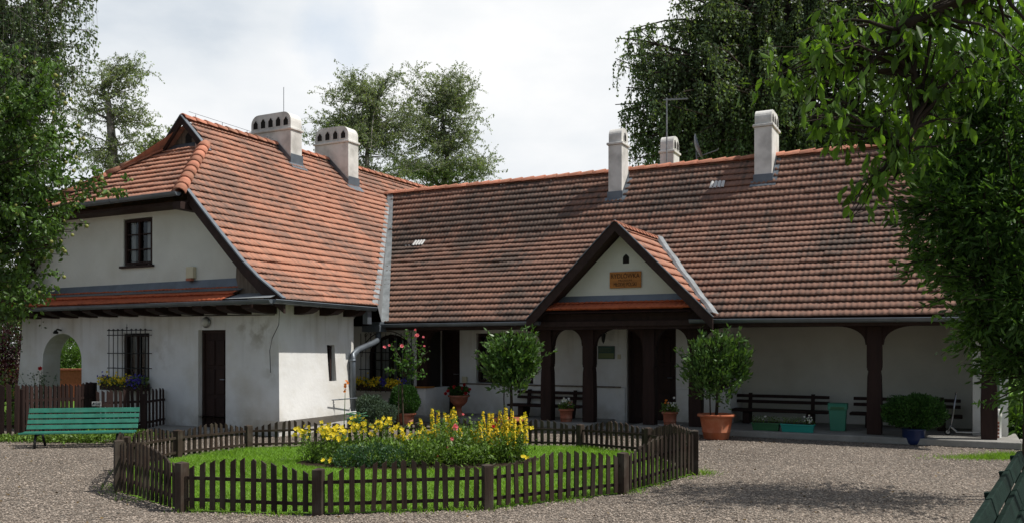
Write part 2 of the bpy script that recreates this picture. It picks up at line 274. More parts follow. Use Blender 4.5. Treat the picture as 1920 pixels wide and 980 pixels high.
M = dict(
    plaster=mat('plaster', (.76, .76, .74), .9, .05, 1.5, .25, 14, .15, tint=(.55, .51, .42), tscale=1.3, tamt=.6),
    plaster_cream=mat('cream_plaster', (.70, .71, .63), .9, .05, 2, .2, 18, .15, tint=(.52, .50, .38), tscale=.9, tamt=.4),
    plaster_shaded=mat('shaded_porch_plaster', (.64, .63, .56), .9, .06, 2, .2, 18, .15, tint=(.48, .45, .35), tscale=.9, tamt=.4),  # darker copy of the wall plaster, porch shade put into its colour
    chim=mat('chimney_plaster', (.76, .745, .70), .9, .10, 3, .25, 25, .15, tint=(.34, .33, .30), tscale=2.6, tamt=.6, stretch=(1, 1, .35)),
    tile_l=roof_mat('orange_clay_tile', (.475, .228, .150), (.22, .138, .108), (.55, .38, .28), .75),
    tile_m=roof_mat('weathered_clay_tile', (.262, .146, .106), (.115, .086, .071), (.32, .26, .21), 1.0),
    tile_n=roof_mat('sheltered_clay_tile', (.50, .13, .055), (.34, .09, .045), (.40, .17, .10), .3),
    ridge=mat('ridge_clay', (.50, .21, .135), .85, .25, 5, .2, 40, .2, island=.18, tint=(.3, .18, .12), tscale=2, tamt=.6),
    zinc=mat('zinc', (.15, .172, .195), .45, .2, 3, .05, 30, .5, metal=.45),
    zinc_light=mat('pale_lead', (.27, .29, .30), .6, .3, 4, .3, 20, .4, metal=.2, tint=(.2, .21, .21), tscale=3, tamt=.7),
    dwood=mat('dark_brown_wood', (.028, .0135, .0105), .7, .3, 12, .25, 60, .25, stretch=(1, 1, .12)),
    dwood_h=mat('dark_bargeboard_wood', (.038, .022, .018), .75, .3, 8, .2, 40, .25),
    gwood=mat('weathered_grey_wood', (.16, .13, .10), .9, .4, 14, .3, 60, .15, stretch=(1, 1, .1)),
    fence=mat('fence_wood', (.034, .022, .016), .8, .35, 10, .3, 70, .2, island=.4, stretch=(1, 1, .1), tint=(.09, .08, .06), tscale=2.5, tamt=.45),
    post=mat('fence_post_wood', (.050, .035, .026), .85, .35, 10, .3, 70, .2, stretch=(1, 1, .1), tint=(.12, .11, .09), tscale=4, tamt=.6),
    fence2=mat('red_brown_fence_wood', (.033, .019, .016), .8, .35, 10, .3, 70, .2, island=.4, stretch=(1, 1, .1)),
    iron=mat('black_iron', (.015, .015, .016), .55, .2, 8, .05, 40, .4),
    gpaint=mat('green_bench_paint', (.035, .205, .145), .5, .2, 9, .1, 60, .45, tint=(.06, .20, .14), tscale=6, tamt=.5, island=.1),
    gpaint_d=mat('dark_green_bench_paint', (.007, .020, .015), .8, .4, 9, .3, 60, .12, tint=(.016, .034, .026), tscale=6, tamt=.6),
    terra=mat('terracotta', (.44, .13, .06), .75, .15, 5, .05, 50, .2, tint=(.40, .22, .14), tscale=5, tamt=.5),
    terra2=mat('old_terracotta', (.36, .12, .07), .8, .25, 7, .1, 50, .2, tint=(.45, .3, .22), tscale=5, tamt=.4),
    soil=mat('soil', (.035, .024, .017), .95, .3, 20, .5, 60, .1),
    bluepot=mat('blue_glazed_pot', (.015, .03, .10), .35, .2, 8, .05, 30, .5),
    pebble=mat('pebble', (.275, .232, .192), .9, .15, 3, 0, 30, .15, island=.55),
    litter=mat('leaf_litter', (.16, .11, .05), .9, .3, 3, 0, 30, .1, island=.6),
    stone=mat('step_stone', (.30, .29, .265), .9, .2, 4, .3, 40, .15, tint=(.18, .17, .15), tscale=2, tamt=.6),
    binp=mat('green_bin_plastic', (.05, .23, .15), .5, .06, 5, .02, 30, .4),
    teal=mat('teal_plastic', (.02, .30, .25), .5, .06, 5, .02, 30, .4),
    trgreen=mat('green_trough_plastic', (.035, .14, .06), .5, .1, 5, .02, 30, .4),
    chrome=mat('scooter_metal', (.30, .31, .33), .3, .1, 5, 0, 30, .5, metal=.8),
    rubber=mat('rubber', (.02, .02, .02), .7, .1, 5, 0),
    white=mat('white_paint', (.62, .62, .60), .6, .1, 8, .05, 40, .3, tint=(.4, .35, .3), tscale=8, tamt=.4),
    cream=mat('cream_plastic', (.6, .55, .38), .5, .05, 5, 0),
    brick=mat('red_brick', (.33, .10, .07), .9, .2, 20, .3, 40, .15),
    curtain=mat('curtain', (.62, .62, .60), .9, .25, 10, .1, 20, .1, stretch=(6, 6, .2)),
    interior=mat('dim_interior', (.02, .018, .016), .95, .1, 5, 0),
    woodsign=mat('varnished_oak', (.42, .165, .032), .6, .22, 9, .1, 60, .4, stretch=(.3, 1, 3)),
    signtxt=mat('carved_letter', (.055, .02, .008), .7, .1, 5, 0),
    signg=mat('green_enamel', (.01, .06, .035), .35, .05, 5, 0, 30, .5),
    signy=mat('olive_enamel', (.13, .17, .05), .4, .05, 5, 0, 30, .5),
    black=mat('black_ink', (.012, .012, .012), .6, .05, 5, 0),
    birchbark=mat('birch_bark', (.28, .26, .23), .9, .5, 3, .4, 25, .1, tint=(.05, .045, .04), tscale=3, tamt=.9, stretch=(1, 1, 3)),
    bark=mat('dark_bark', (.045, .036, .028), .95, .4, 8, .5, 30, .1, stretch=(1, 1, .3)),
    twig=mat('twig', (.06, .045, .03), .9, .3, 8, 0),
    gstem=mat('green_stem', (.07, .13, .03), .7, .2, 8, 0, island=.2),
    leaf_birch=mat('birch_leaf', (.085, .14, .040), .5, .3, 1.2, 0, 1, .4, island=.45, trans=.3),
    leaf_bdark=mat('dark_birch_leaf', (.110, .165, .078), .5, .35, .9, 0, 1, .4, island=.5, trans=.38),
    leaf_pale=mat('pale_birch_leaf', (.20, .255, .14), .5, .3, 1.2, 0, 1, .4, island=.5, trans=.42),
    leaf_apple=mat('apple_leaf', (.078, .150, .030), .45, .25, 2, 0, 1, .45, island=.5, trans=.35),
    leaf_walnut=mat('broad_leaf', (.095, .185, .028), .5, .3, 3, 0, 1, .3, island=.55, trans=.5),
    leaf_shrub=mat('shrub_leaf', (.060, .128, .028), .5, .4, 2, 0, 1, .3, island=.55, trans=.42),
    leaf_bay=mat('bay_leaf', (.085, .165, .042), .42, .2, 6, 0, 1, .35, island=.45, trans=.2),
    leaf_thuja=mat('thuja_leaf', (.035, .095, .016), .6, .3, 10, 0, 1, .3, island=.5, trans=.2),
    leaf_juniper=mat('juniper_leaf', (.075, .115, .075), .6, .3, 10, 0, 1, .3, island=.4, trans=.15),
    leaf_bed=mat('flowerbed_leaf', (.125, .210, .038), .5, .3, 6, 0, 1, .4, island=.55, trans=.3),
    leaf_grey=mat('bluish_leaf', (.055, .115, .055), .5, .3, 6, 0, 1, .4, island=.4, trans=.25),
    leaf_purple=mat('purple_leaf', (.050, .012, .022), .5, .3, 6, 0, 1, .4, island=.4, trans=.25),
    grass=mat('grass_blade', (.185, .335, .040), .55, .25, 1.5, 0, 1, .3, island=.35, trans=.35),
    lawn=mat('lawn_soil', (.12, .22, .035), .95, .3, 8, .3, 60, .1),
    yellow=mat('yellow_petal', (.80, .62, .03), .55, .1, 8, 0, island=.2, trans=.25),
    gold=mat('golden_petal', (.80, .60, .03), .55, .1, 8, 0, island=.25, trans=.25),
    pink=mat('pink_petal', (.75, .20, .25), .55, .15, 8, 0, island=.2, trans=.25),
    red=mat('red_petal', (.45, .015, .02), .55, .15, 8, 0, island=.2, trans=.2),
    violet=mat('violet_petal', (.07, .05, .35), .55, .15, 8, 0, island=.3, trans=.2),
    wpetal=mat('white_petal', (.75, .74, .70), .55, .1, 8, 0, island=.15, trans=.2),
    orange=mat('orange_petal', (.75, .22, .02), .55, .1, 8, 0, island=.15, trans=.2),
    apple=mat('green_apple', (.20, .25, .06), .45, .25, 20, 0, tint=(.35, .12, .05), tscale=10, tamt=.5),
)
def glass_mat():
    m = bpy.data.materials.new('window_glass'); m.use_nodes = True; n = m.node_tree.nodes; l = m.node_tree.links; n.clear()
    o = n.new('ShaderNodeOutputMaterial'); t = n.new('ShaderNodeBsdfTransparent'); t.inputs[0].default_value = (.75, .78, .78, 1)
    g = n.new('ShaderNodeBsdfGlossy'); g.inputs['Roughness'].default_value = .04; g.inputs[0].default_value = (.9, .9, .9, 1)
    fr = n.new('ShaderNodeFresnel'); fr.inputs[0].default_value = 1.5; mx = n.new('ShaderNodeMixShader')
    l.new(fr.outputs[0], mx.inputs[0]); l.new(t.outputs[0], mx.inputs[1]); l.new(g.outputs[0], mx.inputs[2]); l.new(mx.outputs[0], o.inputs[0])
    return m
M['glass'] = glass_mat(); M['gravel'] = gravel_mat()

# ---------------------------------------------------------------- foliage tools
class Leaves:
    def __init__(s, seed): s.r = np.random.default_rng(seed); s.C = []; s.T = []; s.S = []
    def add(s, c, t, size): s.C.append(np.atleast_2d(c)); s.T.append(np.atleast_2d(t)); s.S.append(np.atleast_1d(size))
    def build(s, name, mat, parent=None, aspect=.55, fold=False, jitter=.8):
        C = np.concatenate(s.C); T = np.concatenate(s.T); S = np.concatenate(s.S)[:, None]; N = len(C)
        T = T+s.r.normal(0, jitter*.5, (N, 3)); T /= np.linalg.norm(T, axis=1)[:, None]+1e-9
        A = s.r.normal(0, 1, (N, 3)); B = np.cross(T, A); B /= np.linalg.norm(B, axis=1)[:, None]+1e-9; Nn = np.cross(T, B)
        W = S*aspect
        if fold:
            V_ = np.stack([C, C+T*S*.3+B*W*.42+Nn*W*.18, C+T*S*.65+B*W*.38+Nn*W*.12, C+T*S-Nn*W*.15, C+T*S*.65-B*W*.38+Nn*W*.12, C+T*S*.3-B*W*.42+Nn*W*.18], 1).reshape(-1, 3)
            b = np.arange(N)[:, None]*6
            Fc = np.concatenate([b+np.array([0, 1, 2, 3]), b+np.array([0, 3, 4, 5])], 1).reshape(-1, 4)
        else:
            V_ = np.stack([C, C+T*S*.45+B*W*.5, C+T*S, C+T*S*.45-B*W*.5], 1).reshape(-1, 3)
            Fc = np.arange(N*4).reshape(-1, 4)
        return np_mesh(name, V_, Fc, mat, parent)

def limb(p0, p1, r, lift=.25, n=5, wob=.06):
    p0 = Vector(p0); p1 = Vector(p1); L = (p1-p0).length; pts = []
    m = p0.lerp(p1, .45)+Vector((0, 0, lift*L))
    for i in range(n+1):
        t = i/n; q = p0*(1-t)**2+m*2*t*(1-t)+p1*t*t
        if 0 < i < n: q += Vector((r.gauss(0, 1), r.gauss(0, 1), r.gauss(0, 1)))*wob*L*.3
        pts.append(q)
    return pts

def cl(x): return max(-1.05, min(1.05, x))
def tree(name, label, cat, trunk, trad, lobes, weep=1, strands=10, slen=(.8, 2), step=.07, leaf=.1, lmat='leaf_birch', bmat='birchbark', aspect=.6, seed=1, fold=False, group=None, lift=.22, limb_r=.05, droop=None, twig_r=.007, spread=.35, fruit=None, near=False):
    """trunk: list of world points. lobes: (centre, (rx,ry,rz), number of limbs)."""
    rnd = random.Random(seed); g = np.random.default_rng(seed)
    base = Vector(trunk[0]); root = thing(name, label, cat, base, 0, group)
    tp = [Vector(p)-base for p in trunk]; mb = MB(); m = len(tp)
    mb.tube(tp, [trad*(1-.8*i/(m-1)) for i in range(m)], 9)
    lv = Leaves(seed); dr = .9 if droop is None else droop
    fr = []
    for (c, rr, nl) in lobes:
        c = Vector(c)-base
        for _ in range(nl):
            d = Vector((rnd.gauss(0, 1), rnd.gauss(0, 1), rnd.gauss(0, 1))).normalized(); k = rnd.random()**.45
            tip = c+Vector((cl(rnd.gauss(0, .58))*rr[0], cl(rnd.gauss(0, .5))*rr[1], cl(rnd.gauss(0, .58))*rr[2]))
            # origin: the trunk point a little under the tip
            best = min(range(m), key=lambda i: abs(tp[i].z-(tip.z-.55*math.hypot(tip.x-tp[i].x, tip.y-tp[i].y)))+(.6 if i == 0 else 0))
            if near: best = min(range(m), key=lambda i: (tp[i]-tip).length)
            b2 = min(best+1, m-1); o = tp[best].lerp(tp[b2], rnd.random())
            pl = limb(o, tip, rnd, lift, 6); L = (tip-o).length
            r0 = limb_r*(.5+.5*min(1, L/4)); mb.tube(pl, [r0*(1-.85*i/6) for i in range(7)], 5, False)
            for _s in range(strands):
                t = .45+.55*rnd.random()**.7; i = min(int(t*6), 5); q = pl[i].lerp(pl[i+1], t*6-i)
                ln = rnd.uniform(*slen); ang = rnd.random()*6.283; out = Vector((math.cos(ang), math.sin(ang), 0))
                if weep > .5:
                    v0 = out*spread+Vector((0, 0, rnd.uniform(0, .25))); pts = [q, q+v0*ln*.35+Vector((0, 0, -.12*ln)), q+v0*ln*.5+Vector((0, 0, -.5*ln)), q+v0*ln*.55+Vector((0, 0, -ln))]
                else:
                    v0 = (out*rnd.uniform(.4, 1)+Vector((0, 0, rnd.uniform(-.2, 1.0)))).normalized()
                    pts = [q, q+v0*ln*.4, q+v0*ln*.75+Vector((0, 0, -.04*ln)), q+v0*ln+Vector((0, 0, -.14*ln))]
                if twig_r: mb.tube(pts, [twig_r, twig_r*.8, twig_r*.6, twig_r*.4], 3, False)
                n = max(3, int(ln/step)); ts = g.random(n)*3; ii = np.minimum(ts.astype(int), 2); fr_ = (ts-ii)[:, None]
                P = np.array([tuple(x) for x in pts]); C = P[ii]*(1-fr_)+P[ii+1]*fr_+g.normal(0, leaf*.35, (n, 3))
                T = np.array([0, 0, -dr])+g.normal(0, .55, (n, 3)); S = leaf*g.uniform(.6, 1.25, n)
                lv.add(C, T, S)
            if fruit and rnd.random() < fruit:
                q = pl[-1]+Vector((rnd.gauss(0, .03), rnd.gauss(0, .03), -.03)); rad = rnd.uniform(.017, .026)
                if len(fr) < 99: fr.append((q, rad))
    mb.build('trunk', M[bmat], root, True)
    lv.build('crown', M[lmat], root, aspect, fold)
    if fr:
        a0 = MB().lathe([(.001, .92), (.3, .98), (.72, .72), (1, .05), (.85, -.55), (.45, -.9), (.001, -.8)], (0, 0, 0), 10).build('apple', M['apple'], root, True)
        for i, (q, rad) in enumerate(fr):
            o = a0 if i == 0 else a0.copy()
            if i: COL.objects.link(o); o.parent = root
            o.location = q; o.scale = (rad, rad, rad)
    return root

def ball_leaves(c, r, n, leaf, up=.5, seed=1, shell=.55, sq=(1, 1, 1), lump=.12):
    g = np.random.default_rng(seed); d = g.normal(0, 1, (n, 3)); d /= np.linalg.norm(d, axis=1)[:, None]
    k = shell+(1-shell)*g.random(n)**.7
    l_ = 1+lump*(np.sin(d[:, 0]*6+seed)+np.sin(d[:, 1]*7+2*seed)+np.sin(d[:, 2]*6+3*seed))/1.5
    C = np.array(c)+d*(k*l_)[:, None]*np.array(r)*np.array(sq); T = d*(1-up)+np.array([0, 0, up])
    return C, T, leaf*g.uniform(.6, 1.3, n)

def blossom(mb, c, r, n=5, nrm=None, rnd=random, cup=.25):
    c = Vector(c); nrm = Vector(nrm or (rnd.gauss(0, .5), -1+rnd.gauss(0, .4), .5+rnd.gauss(0, .4))).normalized()
    a = nrm.orthogonal().normalized(); b = nrm.cross(a); a0 = rnd.random()*6
    for i in range(n):
        th = a0+2*math.pi*i/n; d = a*math.cos(th)+b*math.sin(th); s = nrm.cross(d)
        mb.add([c, c+d*r*.6+s*r*.42+nrm*r*cup*.7, c+d*r+nrm*r*cup, c+d*r*.6-s*r*.42+nrm*r*cup*.7], [(0, 1, 2, 3)])
def rose(mb, c, r, rnd=random):
    for k in range(4):
        blossom(mb, Vector(c)+Vector((rnd.gauss(0, .1), rnd.gauss(0, .1), rnd.gauss(0, .1)))*r, r*(1-.16*k), 6, cup=.35+.25*k, rnd=rnd)
# ================================================================ GROUND
def sheet(name, poly, z, m, parent=None):
    return MB().add([(x, y, z) for x, y in poly], [tuple(range(len(poly)))]).build(name, m, parent)
g = sheet('ground', [(-300, -60), (300, -60), (300, 600), (-300, 600)], 0, M['gravel']); tag(g, kind='structure')
BACK = [hp(-40, 6, 0), hp(-14.5, 6, 0), hp(-13.9, -4.9, 0), hp(-15.5, -5.6, 0), hp(-40, -5.0, 0)]
def pebbles(n, seed=9):
    g = np.random.default_rng(seed); y = 8.2+10*g.random(n)**1.3; x = (g.random(n)*2-1)*y*.62; ok = np.ones(n, bool)
    N = n; s_ = g.uniform(.006, .016, N); B = np.array([(1, 0, 0), (0, 1, 0), (-1, 0, 0), (0, -1, 0), (0, 0, .75), (0, 0, -.5)], float)
    a = g.uniform(0, 6.28, N); ca, sa = np.cos(a), np.sin(a); sc_ = np.stack([s_*g.uniform(.8, 1.3, N), s_*g.uniform(.5, .9, N), s_*g.uniform(.4, .9, N)], 1)
    P = B[None]*sc_[:, None, :]+g.normal(0, .0018, (N, 6, 3)); X = P[..., 0]*ca[:, None]-P[..., 1]*sa[:, None]+x[:, None]; Y = P[..., 0]*sa[:, None]+P[..., 1]*ca[:, None]+y[:, None]
    Vv = np.stack([X, Y, P[..., 2]+.004], 2).reshape(-1, 3); Fc = np.array([(0, 1, 4), (1, 2, 4), (2, 3, 4), (3, 0, 4)]); Fc = (np.arange(N)[:, None, None]*6+Fc[None]).reshape(-1, 3)
    o = np_mesh('gravel_stones', Vv, Fc, M['pebble']); tag(o, kind='stuff')
pebbles(95000)
gl = sheet('garden_lawn', [(p.x, p.y) for p in (hp(-60, 60), hp(-60, -4), hp(-16, -5.3), hp(-9.0, -5.2), hp(-9.0, -3.5), hp(-12, 8), hp(60, 8), hp(60, 60))], .004, M['lawn']); tag(gl, kind='structure')
gl2 = sheet('side_lawn', [(p.x, p.y) for p in (hp(6.45, -.5), hp(7.2, -.9), hp(13, -.9), hp(13, 8), hp(6.45, 8))], .006, M['lawn']); tag(gl2, kind='structure')

# ================================================================ HOUSE
house = thing('farmhouse', 'long white plastered farmhouse with orange clay tile roofs, timber porch and pointed porch gable', 'house', (HO[0], HO[1], 0), HROT)
RU, RZ = -9.87, 6.76                        # ridge of the gabled wing (runs along v)
WPROF = [(0, 6.76), (3.5, 3.21), (4.45, 2.54)]
def wz(u): return float(np.interp(abs(u-RU), [a for a, b in WPROF], [b for a, b in WPROF]))
MPROF = [(-.5, 2.22), (.65, 3.16), (2.22, 4.32), (3.66, 6.02)]
def mz(v):
    if v > 3.66: v = 7.32-v
    return float(np.interp(v, [a for a, b in MPROF], [b for a, b in MPROF]))
GU, GZ = -.46, 4.05
def gz(u): return GZ-abs(u-GU)*.985

def tile_slope(name, P, l0, l1, prof, keep, m, parent, s=.215, wl=.105, amp=.0085, lift=.042, start=0.):
    """prof: (d,z) from the eave up. P(l,d,z) gives local position. One mesh of overlapping scalloped courses."""
    d = np.array([p[0] for p in prof]); z = np.array([p[1] for p in prof])
    seg = np.hypot(np.diff(d), np.diff(z)); S = np.concatenate([[0], np.cumsum(seg)]); tot = S[-1]
    nl = int((l1-l0)/wl*6)+1; L = l0+np.arange(nl+1)*wl/6; ph = (np.arange(nl+1) % 6)/6.
    w = amp*np.where(ph < .5, np.sin(ph*2*np.pi), -.6*np.sin((ph-.5)*2*np.pi)**.8)
    V_ = []; Fc = []; UV = []; b = 0; k = 0; sgn = 1 if d[-1] > d[0] else -1
    rg = np.random.default_rng(len(name)+int(tot*10))
    while k*s < tot-.02:
        sa = k*s; sb = min(sa+s+.03, tot); jit = rg.normal(0, .003, nl//12+2)[(np.arange(nl+1)//12)]
        rows = []
        for (ss, off, ww) in ((sa+.06, -.03, 0), (sa, lift-.012, 1), (sa, lift, 1), ((sa+sb)/2, lift*.55, 1), (sb, .0, 1)):
            dd = np.interp(ss, S, d); zz = np.interp(ss, S, z); j = min(np.searchsorted(S, ss, 'right')-1, len(seg)-1)
            td = (d[j+1]-d[j])/seg[j]; tz = (z[j+1]-z[j])/seg[j]; nd, nz = -tz*sgn*sgn, td
            if sgn < 0: nd, nz = tz, -td
            rows.append((dd, zz, nd, nz, off, ww))
        for (dd, zz, nd, nz, off, ww) in rows:
            h = off+w*ww+jit
            for i in range(nl+1):
                V_.append(P(L[i], dd+nd*h[i], zz+nz*h[i])); UV.append((L[i]/(wl*2)+.01, k+.5))
        dm = np.interp((sa+sb)/2, S, d); zm = np.interp((sa+sb)/2, S, z)
        for i in range(nl):
            if keep(.5*(L[i]+L[i+1]), dm, zm):
                for r in (0, 1, 2, 3):
                    a = b+r*(nl+1)+i; Fc.append((a, a+1, a+nl+2, a+nl+1))
        b += 5*(nl+1); k += 1
    return np_mesh(name, V_, Fc, m, parent, False, UV)

# --- main range front slope
def mkeep(u, v, z):
    # left limit is the valley strip; right limit the gable
    t = (v+.5)/4.16; ul = -6.2+t*(-9.0+6.2)
    if u < ul: return False
    if v < 2.3 and gz(u) > z-.02 and abs(u-GU) < 1.9: return False
    return True
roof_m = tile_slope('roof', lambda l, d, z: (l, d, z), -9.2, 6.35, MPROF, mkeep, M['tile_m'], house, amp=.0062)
roof_m['label'] = 'weathered brown tile slope of the long range'
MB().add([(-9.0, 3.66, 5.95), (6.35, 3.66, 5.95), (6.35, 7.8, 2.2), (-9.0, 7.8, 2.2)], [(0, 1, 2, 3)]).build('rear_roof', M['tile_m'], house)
sb_ = MB()      # boards under the front slope
for i in range(3):
    (d0, z0), (d1, z1) = MPROF[i], MPROF[i+1]
    for (ua, ub) in ((-7.2, -2.4), (-2.4, 1.5), (1.5, 6.3)):
        if ua == -2.4 and i == 0: continue
        sb_.add([(ua, d0, z0-.06), (ub, d0, z0-.06), (ub, d1, z1-.06), (ua, d1, z1-.06)], [(0, 1, 2, 3)])
sb_.build('roof_boards', M['dwood_h'], house)
# --- gabled wing, right-hand slope
def wkeep(l, d, z):
    # l = v, d = distance from the ridge; hip in front, valley strip behind
    dd = d
    if z > 4.62:
        vh = -4.65 if z < 4.62 else -4.95+(z-4.62)/(6.17-4.62)*2.1
        if z > 6.17: vh = -2.83
        if l < vh: return False
    t = (4.45-dd)/(4.45-.83)
    vl = -1.93+t*(3.66+1.93)
    if dd > .80 and l > vl: return False
    return l > -4.65
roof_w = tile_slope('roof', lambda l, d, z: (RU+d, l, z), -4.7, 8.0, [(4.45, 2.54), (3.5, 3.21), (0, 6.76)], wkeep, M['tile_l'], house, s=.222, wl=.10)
roof_w['label'] = 'orange tile slope of the gabled wing'
MB().add([(RU, -2.83, RZ-.05), (RU, 8, RZ-.05), (RU-4.45, 8, 2.5), (RU-4.45, -4.6, 2.5), (RU-2.1, -4.6, 4.62)], [(0, 1, 2, 3, 4)]).build('rear_roof', M['tile_l'], house)
wb = MB()
MB().add([(RU-.05, -4.55, RZ-.2-1.9), (RU-.05, 8, RZ-.12), (RU-4.4, 8, 2.42), (RU-4.42, -4.62, 2.44), (RU-2.15, -4.62, 4.5)], [(1, 2, 3, 4)]).build('roof_boards', M['dwood_h'], house)
wb.add([(RU+2.1, -4.6, 4.52), (RU+3.5, -4.6, 3.12), (RU+3.5, -.6, 3.12), (RU+.83, 3.5, 5.8), (RU+.1, 3.5, 6.55), (RU+.1, -2.7, 6.55), (RU+4.4, -4.6, 2.46), (RU+4.4, -2.1, 2.46)], [(0, 1, 2, 3, 4, 5), (1, 6, 7, 2)])
wb.build('roof_boards', M['dwood_h'], house)
# half hip (front) between gutter and gablet
def hkeep(l, d, z):
    return abs(l-RU) < 2.18-(d+4.95)/2.12*1.58
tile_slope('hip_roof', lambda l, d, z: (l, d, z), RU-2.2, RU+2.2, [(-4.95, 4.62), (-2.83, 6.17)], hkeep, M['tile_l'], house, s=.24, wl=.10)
MB().add([(RU-2.15, -4.93, 4.56), (RU+2.15, -4.93, 4.56), (RU+.6, -2.83, 6.1), (RU-.6, -2.83, 6.1)], [(0, 1, 2, 3)]).build('hip_boards', M['dwood_h'], house)
# small lean-to roof over the gable wall
def akeep(l, d, z): return True
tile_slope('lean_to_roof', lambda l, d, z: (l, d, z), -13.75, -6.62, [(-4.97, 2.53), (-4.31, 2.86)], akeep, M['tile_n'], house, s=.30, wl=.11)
ab = MB(); ab.add([(-13.8, -4.95, 2.46), (-6.3, -4.95, 2.46), (-6.3, -4.29, 2.72), (-13.8, -4.29, 2.72)], [(0, 1, 2, 3)]); ab.build('lean_to_boards', M['dwood_h'], house)
MB().add([(-13.7, -4.36, 2.84), (-6.55, -4.36, 2.86), (-6.55, -4.30, 3.02), (-13.7, -4.30, 2.98), (-13.7, -4.6, 2.76), (-6.55, -4.6, 2.76)], [(0, 1, 2, 3), (4, 5, 1, 0)]).build('flashing', M['zinc'], house)

def ridge_caps(pts, r, n, parent, m=M['ridge'], flip=False):
    """half-round ridge tiles from pts[0] to pts[1], each a little cone overlapping the next"""
    a, b = Vector(pts[0]), Vector(pts[1]); t = (b-a)/n; tn = t.normalized(); s = tn.cross(Vector((0, 0, 1))).normalized(); up = s.cross(tn)
    mb = MB()
    for i in range(n):
        p = a+t*i; q = p+t*1.12; vs = []; K = 7
        for (c, rr, oo) in ((p, r*.9, .0), (q, r*1.12, .012), (q, r*.98, .004)):
            for k in range(K+1):
                th = math.pi*k/K; vs.append(c+s*math.cos(th)*rr+up*(math.sin(th)*rr*.9+oo))
        fs = [(k, k+1, K+2+k, K+1+k) for k in range(K)]+[(K+1+k, K+2+k, 2*K+3+k, 2*K+2+k) for k in range(K)]
        mb.add(vs, fs)
    return mb.build('ridge_tiles', m, parent, True)
ridge_caps([(RU, 8, RZ+.0), (RU, -2.95, RZ+.0)], .11, 34, roof_w)
ridge_caps([(-9.1, 3.66, 6.02), (6.3, 3.66, 6.02)], .11, 46, roof_m)
ridge_caps([(RU+.62, -2.9, 6.14), (RU+2.12, -4.97, 4.62)], .125, 9, roof_w)
ridge_caps([(RU-.62, -2.9, 6.14), (RU-2.12, -4.97, 4.62)], .125, 9, roof_w)
# gablet
gb = MB(); gb.add([(RU-.72, -2.80, 6.08), (RU+.72, -2.80, 6.08), (RU, -2.80, 6.74)], [(0, 1, 2)])
gw = gb.build('gablet', M['gwood'], house)
MB().prism([(RU-.09, 6.22), (RU+.09, 6.22), (RU+.09, 6.4), (RU, 6.5), (RU-.09, 6.4)], lambda a, b: (a, -2.815, b), lambda a, b: (a, -2.77, b)).build('vent_hole', M['interior'], gw)
MB().add([(RU-.75, -2.95, 6.09), (RU+.75, -2.95, 6.09), (RU+.62, -2.81, 6.25), (RU-.62, -2.81, 6.25)], [(0, 1, 2, 3)]).build('flashing', M['zinc'], gw)
bb = MB()
for s_ in (-1, 1):
    bb.prism([(RU, RZ+.06), (RU+s_*.84, RZ-.80), (RU+s_*.84, RZ-.98), (RU, RZ-.12)], lambda a, b: (a, -3.02, b), lambda a, b: (a, -2.97, b))
bb.build('bargeboard', M['dwood_h'], gw)
zz = MB()
for s_ in (-1, 1): zz.bar((RU, -3.0, RZ+.07), (RU+s_*.86, -3.0, RZ-.80), .10, .02, up=(0, 0, 1))
zz.build('metal_edge', M['zinc'], gw)

# verge boards of the wing
def verge(pts, v, h=.20, side=1):
    mb = MB()
    for (a, b) in zip(pts[:-1], pts[1:]):
        mb.prism([a, b, (b[0]-.0*side, b[1]-h*1.25), (a[0]-.0*side, a[1]-h*1.25)], lambda x, y: (x, v-.03, y), lambda x, y: (x, v+.02, y))
    return mb
VP = [(RU+2.05, 4.70), (RU+3.1, 3.64), (RU+3.5, 3.25), (RU+3.9, 2.92), (RU+4.5, 2.52)]
verge(VP, -4.68, .18).build('bargeboard', M['dwood_h'], house)
VPl = [(2*RU-a, b) for a, b in VP]
verge(VPl, -4.68, .18).build('bargeboard', M['dwood_h'], house)
zm = MB(); 
for (a, b) in zip(VP[:-1], VP[1:]): zm.bar((a[0], -4.70, a[1]+.05), (b[0], -4.70, b[1]+.05), .09, .025)
zm.build('verge_flashing', M['zinc'], house)
# boarded infill at the foot of the verge
MB().prism([(-6.62, 2.60), (-5.55, 2.60), (-6.15, 3.0), (-6.72, 3.45), (-6.75, 3.0)], lambda a, b: (a, -4.5, b), lambda a, b: (a, -4.46, b)).build('verge_boarding', M['gwood'], house)
MB().add([(-6.7, -4.9, 2.58), (-5.5, -4.9, 2.58), (-5.6, -4.5, 2.70), (-6.65, -4.5, 2.70)], [(0, 1, 2, 3)]).build('verge_apron', M['zinc_light'], house)
# soffits of the gable
MB().box(RU-2.1, RU+2.1, -4.75, -4.2, 4.46, 4.52).build('soffit', M['dwood_h'], house)
MB().box(RU+1.88, RU+2.08, -4.9, -4.2, 4.34, 4.48).build('purlin_end', M['dwood_h'], house)

